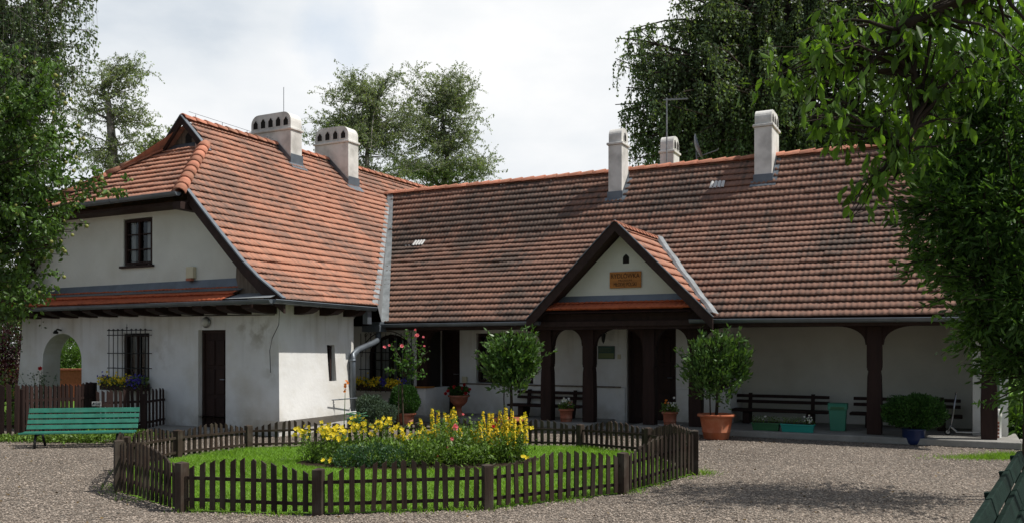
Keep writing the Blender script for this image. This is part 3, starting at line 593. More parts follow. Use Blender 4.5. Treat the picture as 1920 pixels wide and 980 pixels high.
# --- gutters (half round)
def gutter(pts, r=.07, name='gutter', every=1.1):
    mb = MB(); pts = [Vector(p) for p in pts]; K = 8
    for a, b in zip(pts[:-1], pts[1:]):
        t = (b-a).normalized(); s = t.cross(Vector((0, 0, 1))).normalized(); vs = []
        for c in (a, b):
            for rr in (r, r*.9):
                for k in range(K+1):
                    th = math.pi+math.pi*k/K; vs.append(c+s*math.cos(th)*rr+Vector((0, 0, math.sin(th)*rr)))
        n = K+1
        fs = [(k, k+1, 2*n+k+1, 2*n+k) for k in range(K)]+[(n+k, 3*n+k, 3*n+k+1, n+k+1) for k in range(K)]+[(0, 2*n, 3*n, n), (K, n+K, 3*n+K, 2*n+K)]
        fs += [tuple(range(n)), tuple(2*n+k for k in range(n))]
        mb.add(vs, fs)
        L = (b-a).length; m = int(L/every)
        for i in range(1, m+1):
            c = a+t*(i*L/(m+.5)); mb.tube([c+s*math.cos(th)*(r+.004)+Vector((0, 0, math.sin(th)*(r+.004))) for th in np.linspace(math.pi, 2*math.pi, 7)], .006, 4)
        mb.tube([a+s*r, b+s*r], .010, 5); mb.tube([a-s*r, b-s*r], .010, 5)
    return mb.build(name, M['zinc'], house, False)
gutter([(-6.2, -.6, 2.19), (-2.18, -.6, 2.20)])
gutter([(.98, -.6, 2.20), (6.4, -.6, 2.17)])
gutter([(-13.95, -5.03, 2.50), (-5.36, -5.03, 2.53)])
gutter([(-5.36, -5.0, 2.53), (-5.36, -1.95, 2.50)])
gutter([(RU-2.2, -5.02, 4.60), (RU+2.15, -5.02, 4.63)])
MB().box(-2.35, 1.5, -.5, -.47, 2.10, 2.2).build('fascia', M['dwood_h'], house)
MB().box(-6.2, -2.352, -.50, -.46, 2.06, 2.2).build('fascia', M['dwood_h'], house); MB().box(1.502, 6.35, -.50, -.46, 2.06, 2.2).build('fascia', M['dwood_h'], house)
# valley strip between the two roofs
vy = MB(); K = 14
for i in range(K+1):
    t = i/K; d = 4.45-t*(4.45-.83); v1 = -1.93+t*(3.66+1.93); z1 = wz(RU+d)+.05
    v2 = -.5+t*4.16; u2 = -6.2+t*(-9.0+6.2)+.12; z2 = mz(v2)+.06
    w1 = (RU+d-.02, v1-.02, z1); w2 = (RU+d+.03, v1+.10, z1-.03); w3 = (u2-.12, v2-.05, z2-.04); w4 = (u2+.04, v2, z2)
    vy.v += [w1, w2, w3, w4]
for i in range(K):
    for j in range(3): vy.f.append((i*4+j, i*4+j+1, i*4+5+j, i*4+4+j))
vy.build('valley_strip', M['zinc_light'], house)

# --- walls -------------------------------------------------------
def wallgrid(a0, a1, z0, z1, holes, f, step=.5, depth=.25, reveal=True):
    """f(a,z,d)->3D (d = depth inwards). holes: (a0,a1,z0,z1,arch_rise)."""
    A = sorted(set([a0, a1]+[x for h in holes for x in h[:2]])); Z = sorted(set([z0, z1]+[x for h in holes for x in (h[2], h[3])]))
    def sub(X):
        o = []
        for p, q in zip(X[:-1], X[1:]):
            n = max(1, int(math.ceil((q-p)/step))); o += [p+(q-p)*i/n for i in range(n)]
        return o+[X[-1]]
    A = sub(A); Z = sub(Z); mb = MB()
    for i in range(len(A)-1):
        for j in range(len(Z)-1):
            ca = (A[i]+A[i+1])/2; cz = (Z[j]+Z[j+1])/2
            if any(h[0] < ca < h[1] and h[2] < cz < h[3] for h in holes): continue
            mb.add([f(A[i], Z[j], 0), f(A[i+1], Z[j], 0), f(A[i+1], Z[j+1], 0), f(A[i], Z[j+1], 0)], [(0, 1, 2, 3)])
    for h in holes:
        rise = h[4] if len(h) > 4 else 0; dp = h[5] if len(h) > 5 else depth
        zs = h[3]-rise; c = (h[0]+h[1])/2; w = (h[1]-h[0])/2
        if rise:
            K = 14; arc = [(c-w*math.cos(math.pi*k/K), zs+rise*math.sin(math.pi*k/K)) for k in range(K+1)]
            for p, q in zip(arc[:-1], arc[1:]):
                mb.add([f(p[0], p[1], 0), f(q[0], q[1], 0), f(q[0], h[3], 0), f(p[0], h[3], 0)], [(0, 1, 2, 3)])
                mb.add([f(p[0], p[1], 0), f(q[0], q[1], 0), f(q[0], q[1], dp), f(p[0], p[1], dp)], [(0, 1, 2, 3)])
        else: mb.add([f(h[0], h[3], 0), f(h[1], h[3], 0), f(h[1], h[3], dp), f(h[0], h[3], dp)], [(0, 1, 2, 3)])
        for a in (h[0], h[1]): mb.add([f(a, h[2], 0), f(a, zs, 0), f(a, zs, dp), f(a, h[2], dp)], [(0, 1, 2, 3)])
        mb.add([f(h[0], h[2], 0), f(h[1], h[2], 0), f(h[1], h[2], dp), f(h[0], h[2], dp)], [(0, 1, 2, 3)])
    return mb
UR, VF, UL = -5.87, -4.29, -13.55
def bat(z):
    if z < .30: return .06
    return .20*max(0, (1.9-z)/1.6)**1.3
def ffront(a, z, d):
    k = max(0, min(1, (a+6.9)/1.03)); b = bat(z)*k; kl = max(0, 1-(a-UL)/.8)
    return (a+b*k-.30*kl*max(0, (2.2-z)/2.2)**1.4, VF-b*(.25+.75*k)+d, z)
def fside(a, z, d):      # a = v
    k = 1-.45*max(0, min(1, (a-VF)/2.2)); kf = max(0, 1-(a-VF)/.5); b = bat(z)
    return (UR+b*k-d, a-b*kf, z)
FH = [(-12.81, -11.49, .1, 1.98, .60, .43), (-10.15, -9.37, .98, 1.97), (-7.97, -7.23, .02, 2.02)]
zc = [0, .3, 2.52]
wf = MB()
for z0, z1 in ((0, .3), (.3, 2.52)):
    hs = [(h[0], h[1], max(h[2], z0), min(h[3], z1))+tuple(h[4:]) for h in FH if h[2] < z1 and h[3] > z0]
    hs = [h if h[3] > 1.5 else h[:4]+((0, h[5]) if len(h) > 5 else ()) for h in hs]
    m_ = wallgrid(UL, UR, z0, z1, hs, ffront, .3, .22); wf.add(m_.v, m_.f)
# ledge of the battered skirt
for i in range(12):
    a = -7.2+i*(UR+7.2)/12; b = a+(UR+7.2)/12
    wf.add([ffront(a, .3001, 0), ffront(b, .3001, 0), ffront(b, .299, 0), ffront(a, .299, 0)], [(0, 1, 2, 3)])
wf.build('wall', M['plaster'], house)['label'] = 'white gable end wall with arch, barred window and door'
ws = MB()
for z0, z1 in ((0, .3), (.3, 2.52)):
    hs = [(-2.90, -2.66, .99, 1.72, 0, .14)] if z1 > 1 else []
    m_ = wallgrid(VF, -2.07, z0, z1, hs, fside, .25, .14); ws.add(m_.v, m_.f)
for i in range(8):
    a = VF+i*(-2.07-VF)/8; b = VF+(i+1)*(-2.07-VF)/8
    ws.add([fside(a, .3001, 0), fside(b, .3001, 0), fside(b, .299, 0), fside(a, .299, 0)], [(0, 1, 2, 3)])
# rounded return at the back corner, then the recessed wall
rc = [(UR-.16+.16*math.cos(t), -2.07+.16*math.sin(t)) for t in np.linspace(0, math.pi/2, 6)]
for p, q in zip(rc[:-1], rc[1:]): ws.add([(p[0], p[1], 0), (q[0], q[1], 0), (q[0], q[1], 2.5), (p[0], p[1], 2.5)], [(0, 1, 2, 3)])
ws.add([(UR-.16, -1.91, 0), (-7.45, -1.91, 0), (-7.45, -1.91, 2.6), (UR-.16, -1.91, 2.6)], [(0, 1, 2, 3)])
ws.add([(-7.45, -1.91, 0), (-7.45, .02, 0), (-7.45, .02, 2.8), (-7.45, -1.91, 2.8)], [(0, 1, 2, 3)])
ws.build('wall', M['plaster'], house)['label'] = 'sunlit side wall with a slit window'
# upper gable wall
gwm = MB(); ghole = [(-10.15, -9.28, 3.38, 4.36)]
zs_ = [2.5, 2.9, 3.38, 3.8, 4.36, 4.5]
def gw_half(z): return min(3.62, (6.66-z)/1.03)
for z0, z1 in zip(zs_[:-1], zs_[1:]):
    us = [RU-gw_half((z0+z1)/2), -10.15, -9.28, RU+gw_half((z0+z1)/2)]
    l0, l1 = (RU-gw_half(z0), RU-gw_half(z1)); r0, r1 = (RU+gw_half(z0), RU+gw_half(z1))
    gwm.add([(l0, VF, z0), (-10.15, VF, z0), (-10.15, VF, z1), (l1, VF, z1)], [(0, 1, 2, 3)])
    gwm.add([(-9.28, VF, z0), (r0, VF, z0), (r1, VF, z1), (-9.28, VF, z1)], [(0, 1, 2, 3)])
    if not (z0 >= 3.38 and z1 <= 4.36): gwm.add([(-10.15, VF, z0), (-9.28, VF, z0), (-9.28, VF, z1), (-10.15, VF, z1)], [(0, 1, 2, 3)])
for (a, b) in (((-10.15, 3.38), (-10.15, 4.36)), ((-10.15, 4.36), (-9.28, 4.36)), ((-9.28, 4.36), (-9.28, 3.38)), ((-9.28, 3.38), (-10.15, 3.38))):
    gwm.add([(a[0], VF, a[1]), (b[0], VF, b[1]), (b[0], VF+.22, b[1]), (a[0], VF+.22, a[1])], [(0, 1, 2, 3)])
gwm.build('gable_wall', M['plaster_cream'], house)
# main range walls (behind the porch)
VW, VR = .95, 2.0
def fw(v): return lambda a, z, d: (a, v+d, z)
mw = wallgrid(-6.5, 1.38, 0, 2.55, [(-5.57, -5.02, .02, 2.08), (-4.57, -3.08, .84, 2.00), (-.84, .25, .02, 2.08)], fw(VW), 3, .2)
mw.add([(1.38, VW, 0), (1.38, VR, 0), (1.38, VR, 2.9), (1.38, VW, 2.9)], [(0, 1, 2, 3)])
mw.build('wall', M['plaster'], house)['label'] = 'shaded porch wall with doors and wide window'
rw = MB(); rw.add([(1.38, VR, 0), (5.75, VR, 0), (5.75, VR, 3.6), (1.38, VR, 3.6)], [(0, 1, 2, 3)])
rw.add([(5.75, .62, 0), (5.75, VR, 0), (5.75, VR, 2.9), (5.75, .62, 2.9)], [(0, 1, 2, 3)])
rw.build('wall', M['plaster_shaded'], house)['label'] = 'recessed wall behind the dark benches'
ew = MB(); ew.add([(5.75, .62, 0), (6.30, .62, 0), (6.30, .62, 2.9), (5.75, .62, 2.9)], [(0, 1, 2, 3)])
ew.add([(6.30, .62, 0), (6.30, 6.8, 0), (6.30, 6.8, 2.9), (6.30, 3.66, 5.9), (6.30, .62, 2.9)], [(0, 1, 2, 3, 4)])
ew.build('wall', M['plaster'], house)['label'] = 'white end wall at the right corner'
bk = MB(); bk.add([(-14, 6.9, 0), (6.3, 6.9, 0), (6.3, 6.9, 2.9), (-14, 6.9, 2.9)], [(0, 1, 2, 3)]); 
bk.add([(-13.5, -1.2, 0), (-13.5, 6.9, 0), (-13.5, 6.9, 2.6), (-13.5, -1.2, 2.6)], [(0, 1, 2, 3)])
bk.add([(-11.3, VF+.85, 0), (-11.3, 6.9, 0), (-11.3, 6.9, 2.6), (-11.3, VF+.85, 2.6)], [(0, 1, 2, 3)])
bk.build('rear_wall', M['plaster'], house)
dd_ = MB(); 
for a, b in ((-5.0, -.86), (.27, 1.40)): dd_.box(a, b, VW-.05, VW-.003, 0, .80)
dd_.build('dado', M['plaster'], house, bevel=.015)
MB().box(-5.0, -.95, VW-.08, VW-.051, .80, .83).build('dado_rail', M['gwood'], house)
# arched-window bay
aw = wallgrid(-7.45, -5.60, 0, 2.5, [(-7.02, -5.68, .74, 1.98, .52)], fw(-.02), 3, .18)
aw.build('wall', M['plaster'], house)['label'] = 'narrow wall around the arched barred window'
hw_ = MB(); hw_.box(-5.63, -5.30, -.12, .95, 0, .74); hw_.build('half_wall', M['plaster'], house, bevel=.015)
MB().box(-5.68, -5.25, -.16, .2, .742, .775).build('wooden_sill', M['woodsign'], house)
MB().box(-5.60, -5.32, -.02, .12, .776, 2.1).build('plank_post', M['dwood'], house)

# windows, doors -----------------------------------------------
def window(u0, u1, z0, z1, v, nx=2, nz=2, rise=0, axis='v', bars=.022, fr=.055, curtain=False, name='window'):
    mp = (lambda a, y, z: (a, v+y, z)) if axis == 'v' else (lambda a, y, z: (v-y, a, z))
    def ring(mb, w, y0, y1, a0, a1, b0, b1):
        c = (a0+a1)/2; hw = (a1-a0)/2; K = 12
        if rise:
            o = [(a0, b0), (a1, b0)]+[(c+hw*math.cos(math.pi*k/K), b1-rise+rise*math.sin(math.pi*k/K)) for k in range(K+1)]
            i = [(a0+w, b0+w), (a1-w, b0+w)]+[(c+(hw-w)*math.cos(math.pi*k/K), b1-rise+(rise-w)*math.sin(math.pi*k/K)) for k in range(K+1)]
        else:
            o = [(a0, b0), (a1, b0), (a1, b1), (a0, b1)]; i = [(a0+w, b0+w), (a1-w, b0+w), (a1-w, b1-w), (a0+w, b1-w)]
        n = len(o); vs = [mp(a, y0, b) for a, b in o]+[mp(a, y0, b) for a, b in i]+[mp(a, y1, b) for a, b in i]
        fs = [(k, (k+1) % n, n+(k+1) % n, n+k) for k in range(n)]+[(n+k, n+(k+1) % n, 2*n+(k+1) % n, 2*n+k) for k in range(n)]
        mb.add(vs, fs); return i
    mb = MB(); ring(mb, fr, -.03, .05, u0, u1, z0, z1)
    c = (u0+u1)/2
    for k in range(1, nx):
        a = u0+(u1-u0)*k/nx; w = bars*2 if (nx % 2 == 0 and k == nx//2) else bars
        zt = z1-fr if not rise else z1-rise+rise*math.sqrt(max(0, 1-((a-c)/((u1-u0)/2))**2))-fr*.6
        vs = [mp(x, y, z) for z in (z0+fr, zt) for x, y in ((a-w/2, -.02), (a+w/2, -.02), (a+w/2, .02), (a-w/2, .02))]
        mb.add(vs, [(0, 1, 5, 4), (1, 2, 6, 5), (3, 0, 4, 7)])
    for k in range(1, nz):
        z = z0+(z1-z0)*k/nz
        vs = [mp(x, y, zz_) for x in (u0+fr, u1-fr) for zz_, y in ((z-bars/2, -.018), (z+bars/2, -.018), (z+bars/2, .018), (z-bars/2, .018))]
        mb.add(vs, [(0, 1, 5, 4), (1, 2, 6, 5), (3, 0, 4, 7)])
    w_ = mb.build(name, M['dwood'], house)
    if rise:
        K = 12; hw = (u1-u0)/2-.02
        pl = [(u0+.02, z0+.02), (u1-.02, z0+.02)]+[(c+hw*math.cos(math.pi*k/K), z1-rise+(rise-.02)*math.sin(math.pi*k/K)) for k in range(K+1)]
    else: pl = [(u0+.02, z0+.02), (u1-.02, z0+.02), (u1-.02, z1-.02), (u0+.02, z1-.02)]
    MB().add([mp(a, .03, b) for a, b in pl], [tuple(range(len(pl)))]).build('pane', M['glass'], w_)
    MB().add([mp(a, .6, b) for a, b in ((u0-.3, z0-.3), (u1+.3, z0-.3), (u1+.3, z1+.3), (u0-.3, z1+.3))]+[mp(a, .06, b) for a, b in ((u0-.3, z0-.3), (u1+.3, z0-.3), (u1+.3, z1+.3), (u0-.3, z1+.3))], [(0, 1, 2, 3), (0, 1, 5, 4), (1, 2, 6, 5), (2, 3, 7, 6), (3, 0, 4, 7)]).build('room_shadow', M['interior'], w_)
    if curtain:
        cm = MB()
        for (a0, a1) in curtain:
            K = int((a1-a0)/.03); pts = [(a0+(a1-a0)*k/K, .10+.02*math.sin(k*1.9)) for k in range(K+1)]
            for p, q in zip(pts[:-1], pts[1:]): cm.add([mp(p[0], p[1], z0), mp(q[0], q[1], z0), mp(q[0], q[1], z1), mp(p[0], p[1], z1)], [(0, 1, 2, 3)])
        cm.build('curtain', M['curtain'], w_, True)
    return w_
w = window(-10.13, -9.30, 3.40, 4.34, VF+.05, 2, 3, curtain=[(-10.1, -9.95), (-9.6, -9.5)]); w['label'] = 'upper window in the gable'
MB().box(-10.22, -9.22, VF-.06, VF+.1, 3.33, 3.375).build('sill', M['dwood_h'], w)
w = window(-10.13, -9.39, 1.0, 1.95, VF+.05, 2, 1, curtain=[(-9.98, -9.82), (-9.65, -9.5)]); w['label'] = 'lower window behind iron bars'
w = window(-7.0, -5.70, .76, 1.96, .10, 4, 2, rise=.50, curtain=[(-6.9, -6.55), (-6.45, -6.3), (-6.15, -5.75)]); w['label'] = 'arched window'
w = window(-4.55, -3.10, .86, 1.98, VW+.1, 4, 2); w['label'] = 'wide porch window'
w = window(-2.88, -2.68, 1.01, 1.70, UR-.08, 1, 2, axis='u'); w['label'] = 'slit window'
MB().box(UR-.1, UR+.03, -2.93, -2.63, .965, .99).build('sill', M['terra'], w)
def door(u0, u1, z0, z1, v, panels=3, knob=1):
    mb = MB(); mb.box(u0, u1, v, v+.05, z0, z1)
    fr = MB(); fr.box(u0-.0, u0+.06, v-.03, v-.002, z0, z1); fr.box(u1-.06, u1, v-.03, v-.002, z0, z1); fr.box(u0+.06, u1-.06, v-.03, v-.002, z1-.06, z1)
    d = mb.build('door', M['dwood'], house); fr.build('door_frame', M['dwood_h'], d)
    p = MB(); W = u1-u0
    for i in range(panels):
        za = z0+.12+(z1-z0-.24)*i/panels; zb = z0+.12+(z1-z0-.24)*(i+1)/panels-.08
        for k in range(2):
            a = u0+.11+(W-.22)*k/2; b = a+(W-.22)/2-.04; p.box(a+.02, b, v-.018, v-.001, za, zb)
    p.build('door_panel', M['dwood'], d, bevel=.012)
    h = MB(); ku = u1-.1 if knob > 0 else u0+.1
    h.tube([(ku, v-.02, z0+1.0), (ku, v-.07, z0+1.0), (ku-.1*knob, v-.075, z0+1.0)], .011, 6); h.build('handle', M['chrome'], d)
    return d
door(-7.97, -7.23, .04, 2.02, VF+.13)['label'] = 'dark door in the gable end'
door(-5.57, -5.02, .03, 2.08, VW+.12)['label'] = 'narrow dark door at the left of the porch'
door(-.84, .25, .03, 2.08, VW+.12)['label'] = 'main double door behind the porch posts'

# chimneys -------------------------------------------------------
def chimney(u0, u1, v0, v1, zb, zt, zc_, axis, holes, label, roof_par=None):
    r = MB(); r.box(u0, u1, v0, v1, zb, zc_)
    c = r.build('chimney', M['chim'], house, bevel=.015); c['label'] = label
    e = .035; MB().box(u0-e, u1+e, v0-e, v1+e, zc_+.002, zc_+.06).build('cornice', M['chim'], c, bevel=.012)
    H = zt-zc_-.06; z0 = zc_+.062
    if axis == 'v':    # profile across u, extruded along v
        a0, a1 = u0+.01, u1-.01; rr = min(.24, (a1-a0)*.35); f = lambda y: (lambda a, b: (a, y, b)); y0, y1 = v0+.01, v1-.01
    else:
        a0, a1 = v0+.01, v1-.01; rr = min(.20, (a1-a0)*.42); f = lambda y: (lambda a, b: (y, a, b)); y0, y1 = u1-.01, u0+.01
    rz_ = min(rr, H*.75)
    prof = [(a0, z0)]+[(a0+rr-rr*math.cos(t), z0+H-rz_+rz_*math.sin(t)) for t in np.linspace(0, math.pi/2, 7)]+[(a1-rr+rr*math.sin(t), z0+H-rz_+rz_*math.cos(t)) for t in np.linspace(0, math.pi/2, 7)]+[(a1, z0)]
    MB().prism(prof, f(y0), f(y1)).build('chimney_cap', M['chim'], c)
    n = holes; W = (a1-a0)
    sg = -1 if axis == 'v' else 1
    for i in range(n):
        cc = a0+W*(i+.5+.12)/(n+.24); hw = min(.078, W/n*.33); hb = z0+H*.14; ht = z0+H*(.74 if 0 < i < n-1 or n < 4 else .68)
        pl = [(cc-hw, hb), (cc+hw, hb), (cc+hw, ht-.09), (cc+hw*.6, ht-.03), (cc, ht), (cc-hw*.6, ht-.03), (cc-hw, ht-.09)]
        yy = y0+sg*.004; n_ = len(pl)
        # dark mouth of the flue with a rim standing 4 mm proud
        MB().add([f(yy)(a, b) for a, b in pl], [tuple(range(n_))]).build('flue_opening', M['interior'], c)
    rim = MB()
    for i in range(n):
        cc = a0+W*(i+.5+.12)/(n+.24); hw = min(.078, W/n*.33); hb = z0+H*.14; ht = z0+H*(.74 if 0 < i < n-1 or n < 4 else .68)
        pl = [(cc-hw, hb), (cc+hw, hb), (cc+hw, ht-.09), (cc, ht), (cc-hw, ht-.09)]
        po = [(cc+(a-cc)*1.28, hb+(b-hb)*1.08-.012) for a, b in pl]; yy = y0+sg*.012; n_ = 5
        rim.add([f(yy)(a, b) for a, b in po]+[f(yy)(a, b) for a, b in pl]+[f(y0)(a, b) for a, b in pl], [(k, (k+1) % n_, n_+(k+1) % n_, n_+k) for k in range(n_)]+[(n_+k, n_+(k+1) % n_, 2*n_+(k+1) % n_, 2*n_+k) for k in range(n_)])
    rim.build('flue_rim', M['chim'], c)
    return c
def flash_w(c, u0, u1, v0, v1):
    mb = MB(); e = .02
    mb.add([(u1+e, v0-e, wz(u1)-.02), (u1+e, v1+e, wz(u1)-.02), (u1+e, v1+e, wz(u1)+.26), (u1+e, v0-e, wz(u1)+.26)], [(0, 1, 2, 3)])
    K = 6; us = np.linspace(RU+.05, u1+e, K)
    for a, b in zip(us[:-1], us[1:]): mb.add([(a, v0-e, wz(a)-.02), (b, v0-e, wz(b)-.02), (b, v0-e, wz(b)+.17), (a, v0-e, wz(a)+.17)], [(0, 1, 2, 3)])
    mb.add([(u1+e, v0-.1, wz(u1+e)+.05), (u1+.17, v0-.1, wz(u1+.17)+.05), (u1+.17, v1+.05, wz(u1+.17)+.05), (u1+e, v1+.05, wz(u1+e)+.05)], [(0, 1, 2, 3)])
    mb.build('flashing', M['zinc'], c)
def flash_m(c, u0, u1, v0, v1):
    mb = MB(); e = .02
    mb.add([(u0-e, v0-e, mz(v0)-.02), (u1+e, v0-e, mz(v0)-.02), (u1+e, v0-e, mz(v0)+.19), (u0-e, v0-e, mz(v0)+.19)], [(0, 1, 2, 3)])
    vs = np.linspace(v0-e, min(v1, 3.6), 5)
    for a, b in zip(vs[:-1], vs[1:]): mb.add([(u1+e, a, mz(a)-.02), (u1+e, b, mz(b)-.02), (u1+e, b, mz(b)+.17), (u1+e, a, mz(a)+.17)], [(0, 1, 2, 3)])
    mb.add([(u0-.08, v0-.12, mz(v0-.12)+.05), (u1+.10, v0-.12, mz(v0-.12)+.05), (u1+.10, v0, mz(v0)+.05), (u0-.08, v0, mz(v0)+.05)], [(0, 1, 2, 3)])
    for a, b in zip(vs[:-1], vs[1:]): mb.add([(u1+e, a, mz(a)+.045), (u1+.11, a, mz(a)+.045), (u1+.11, b, mz(b)+.045), (u1+e, b, mz(b)+.045)], [(0, 1, 2, 3)])
    mb.build('flashing', M['zinc'], c)
c = chimney(-10.72, -9.38, 0, .42, 5.9, 7.60, 7.13, 'v', 5, 'wide chimney with five openings'); flash_w(c, -10.72, -9.38, 0, .42)
MB().tube([(-9.7, .1, 7.58), (-9.7, .1, 8.25)], .008, 5).build('lightning_rod', M['zinc'], c)
c = chimney(-10.30, -9.14, 2.0, 2.45, 5.6, 7.66, 7.20, 'v', 4, 'wide chimney with four openings'); flash_w(c, -10.30, -9.14, 2.0, 2.45)
c = chimney(-2.05, -1.70, 3.0, 3.48, 4.9, 6.98, 6.56, 'u', 1, 'tall slim chimney left of the antenna'); flash_m(c, -2.05, -1.70, 3.0, 3.48)
c = chimney(1.42, 1.81, 3.1, 3.95, 4.9, 7.02, 6.62, 'u', 3, 'tall chimney on the right'); flash_m(c, 1.42, 1.81, 3.1, 3.95)
c = chimney(-1.26, -.90, 4.6, 5.12, 5.0, 7.04, 6.60, 'u', 2, 'low chimney peeping over the ridge')

# porch gable ------------------------------------------------------
def gkeep(l, d, z): return mz(l) < z+.06 and l > -.76
for sd in (1, -1):
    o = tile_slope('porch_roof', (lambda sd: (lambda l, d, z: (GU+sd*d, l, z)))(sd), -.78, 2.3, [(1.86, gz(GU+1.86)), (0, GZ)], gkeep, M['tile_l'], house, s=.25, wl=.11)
    if sd < 0: ridge_caps([(GU, 1.98, GZ), (GU, -.80, GZ)], .085, 13, o)
MB().add([(GU-1.8, -.72, 2.2), (GU, -.72, 3.98), (GU, 1.8, 3.98), (GU-1.8, -.45, 2.2), (GU+1.8, -.72, 2.2), (GU+1.8, -.45, 2.2)], [(0, 1, 2, 3), (1, 4, 5, 2)]).build('porch_roof_boards', M['dwood_h'], house)
bb = MB()
for s_ in (-1, 1):
    bb.prism([(GU, GZ+.10), (GU+s_*1.93, GZ+.08-1.90), (GU+s_*1.93-s_*.0, GZ-.15-1.90), (GU, GZ-.11)], lambda a, b: (a, -.80, b), lambda a, b: (a, -.755, b))
bb.build('bargeboard', M['dwood_h'], house)
zz = MB()
for s_ in (-1, 1): zz.bar((GU, -.79, GZ+.11), (GU+s_*1.94, -.79, GZ-1.81), .07, .015)
zz.build('verge_flashing', M['zinc'], house)
ped = MB().add([(GU-1.35, -.38, 2.6), (GU+1.35, -.38, 2.6), (GU+1.2, -.38, 2.77), (GU, -.38, 3.93), (GU-1.2, -.38, 2.77)], [(0, 1, 2, 3, 4)]).build('porch_gable_wall', M['plaster_cream'], house)
MB().prism([(GU+.02, 3.34), (GU+.15, 3.34), (GU+.15, 3.46), (GU+.13, 3.49), (GU+.085, 3.53), (GU+.04, 3.49), (GU+.02, 3.46)], lambda a, b: (a, -.385, b), lambda a, b: (a, -.36, b)).build('niche', M['interior'], ped)
MB().add([(GU-1.45, -.42, 2.60), (GU+1.45, -.42, 2.60), (GU+1.33, -.385, 2.72), (GU-1.33, -.385, 2.72), (GU-1.5, -.52, 2.56), (GU+1.5, -.52, 2.56)], [(0, 1, 2, 3), (4, 5, 1, 0)]).build('flashing', M['zinc'], ped)
tile_slope('porch_apron_roof', lambda l, d, z: (l, d, z), GU-1.60, GU+1.60, [(-.74, 2.42), (-.43, 2.60)], lambda l, d, z: True, M['tile_n'], house, s=.24, wl=.105)
MB().add([(GU-1.7, -.72, 2.36), (GU+1.7, -.72, 2.36), (GU+1.6, -.38, 2.55), (GU-1.6, -.38, 2.55)], [(0, 1, 2, 3)]).build('apron_boards', M['dwood_h'], house)
# valley lead of the porch roof, right side
vy = MB(); K = 10
for i in range(K+1):
    t = i/K; z = 2.24+t*(GZ-2.24); d = (GZ-z)/.985; v = float(np.interp(z, [b for a, b in MPROF], [a for a, b in MPROF]))
    wob = .012*math.sin(i*2.1)
    vy.v += [(GU+d-.05+wob, v-.02, z+.10), (GU+d+.03+wob, v-.05, z+.10), (GU+d+.13+wob, v-.01, z+.065)]
for i in range(K):
    for j in range(2): vy.f.append((i*3+j, i*3+j+1, i*3+4+j, i*3+3+j))
vy.build('valley_strip', M['zinc_light'], house)
# wooden sign
sg_ = MB().box(GU-.30+.05, GU+.36+.05, -.42, -.39, 2.86, 3.18).build('name_board', M['woodsign'], ped, bevel=.006)
def text(body, size, loc, parent, m, rot=(90, 0, 0), name='lettering', ext=.002, sx=1):
    c = bpy.data.curves.new(name, 'FONT'); c.body = body; c.size = size; c.align_x = 'CENTER'; c.align_y = 'CENTER'; c.extrude = ext
    o = bpy.data.objects.new(name, c); COL.objects.link(o)
    dg = bpy.context.evaluated_depsgraph_get(); me = bpy.data.meshes.new_from_object(o.evaluated_get(dg)); bpy.data.objects.remove(o)
    o = bpy.data.objects.new(name, me); COL.objects.link(o); me.materials.clear(); me.materials.append(m)
    o.parent = parent; o.location = loc; o.rotation_euler = [R(a) for a in rot]; o.scale = (sx, 1, 1); return o
SC = GU+.03+.05
text('RYDLÓWKA', .125, (SC, -.423, 3.09), sg_, M['signtxt'], sx=.86)
text('MUZEUM', .05, (SC, -.423, 3.005), sg_, M['signtxt'], sx=1.4)
text('MŁODEJ POLSKI', .105, (SC, -.423, 2.925), sg_, M['signtxt'], sx=.66)

# porch posts, beam, brackets ---------------------------------------
def post(u, z0=.12):
    mb = MB(); w = [(.12, z0), (.125, z0+.12), (.128, z0+.5), (.115, 1.15), (.10, 1.26), (.118, 1.27), (.118, 1.31), (.125, 1.32), (.125, 2.06)]
    pts = [(u-a, z) for a, z in w]+[(u+a, z) for a, z in reversed(w)]
    mb.prism(pts, lambda a, b: (a, -.11, b), lambda a, b: (a, .11, b))
    return mb.build('porch_post', M['dwood'], house, bevel=.012)
PU = [-2.27, -1.31, 0, .94, 4.19, 5.99]
for u in PU: post(u)
bm_ = MB(); bm_.box(-5.62, 6.3, -.13, .12, 2.06, 2.2); bm_.box(-2.5, 1.3, -.45, -.14, 2.04, 2.36); bm_.build('porch_beam', M['dwood'], house)
MB().add([(-5.6, .1, 2.24), (6.3, .1, 2.24), (6.3, 2.0, 2.26), (-5.6, 2.0, 2.26)], [(0, 1, 2, 3)]).build('porch_ceiling', M['dwood'], house)
def bracket(mb, u, side, L, zs=1.72, zt=2.06, pointed=False):
    mb = MB()
    n = 9; pts = [(u, zt), (u, zs)]
    pts.append((u+side*.02, zs-.02))
    for k in range(n+1):
        t = k/n*math.pi/2; pts.append((u+side*(.03+(L-.03)*(1-math.cos(t))), zs+.03+(zt-zs-.03-(0 if pointed else .0))*math.sin(t)))
    mb.prism(pts, lambda a, b: (a, -.07, b), lambda a, b: (a, .07, b)); mb.build('bracket', M['dwood'], house)
bm2 = None; w2 = .125
for a, b in ((-2.27, -1.31), (-1.31, 0), (0, .94)):
    L = (b-a)/2-w2
    bracket(bm2, a+w2, 1, L); bracket(bm2, b-w2, -1, L)
bracket(bm2, -2.27-w2, -1, .55, 1.76); bracket(bm2, .94+w2, 1, .5, 1.76); bracket(bm2, 4.19-w2, -1, .52, 1.74); bracket(bm2, 4.19+w2, 1, .52, 1.74)
bracket(bm2, 5.99-w2, -1, .6, 1.74); bracket(bm2, -5.32, 1, .42, 1.74)
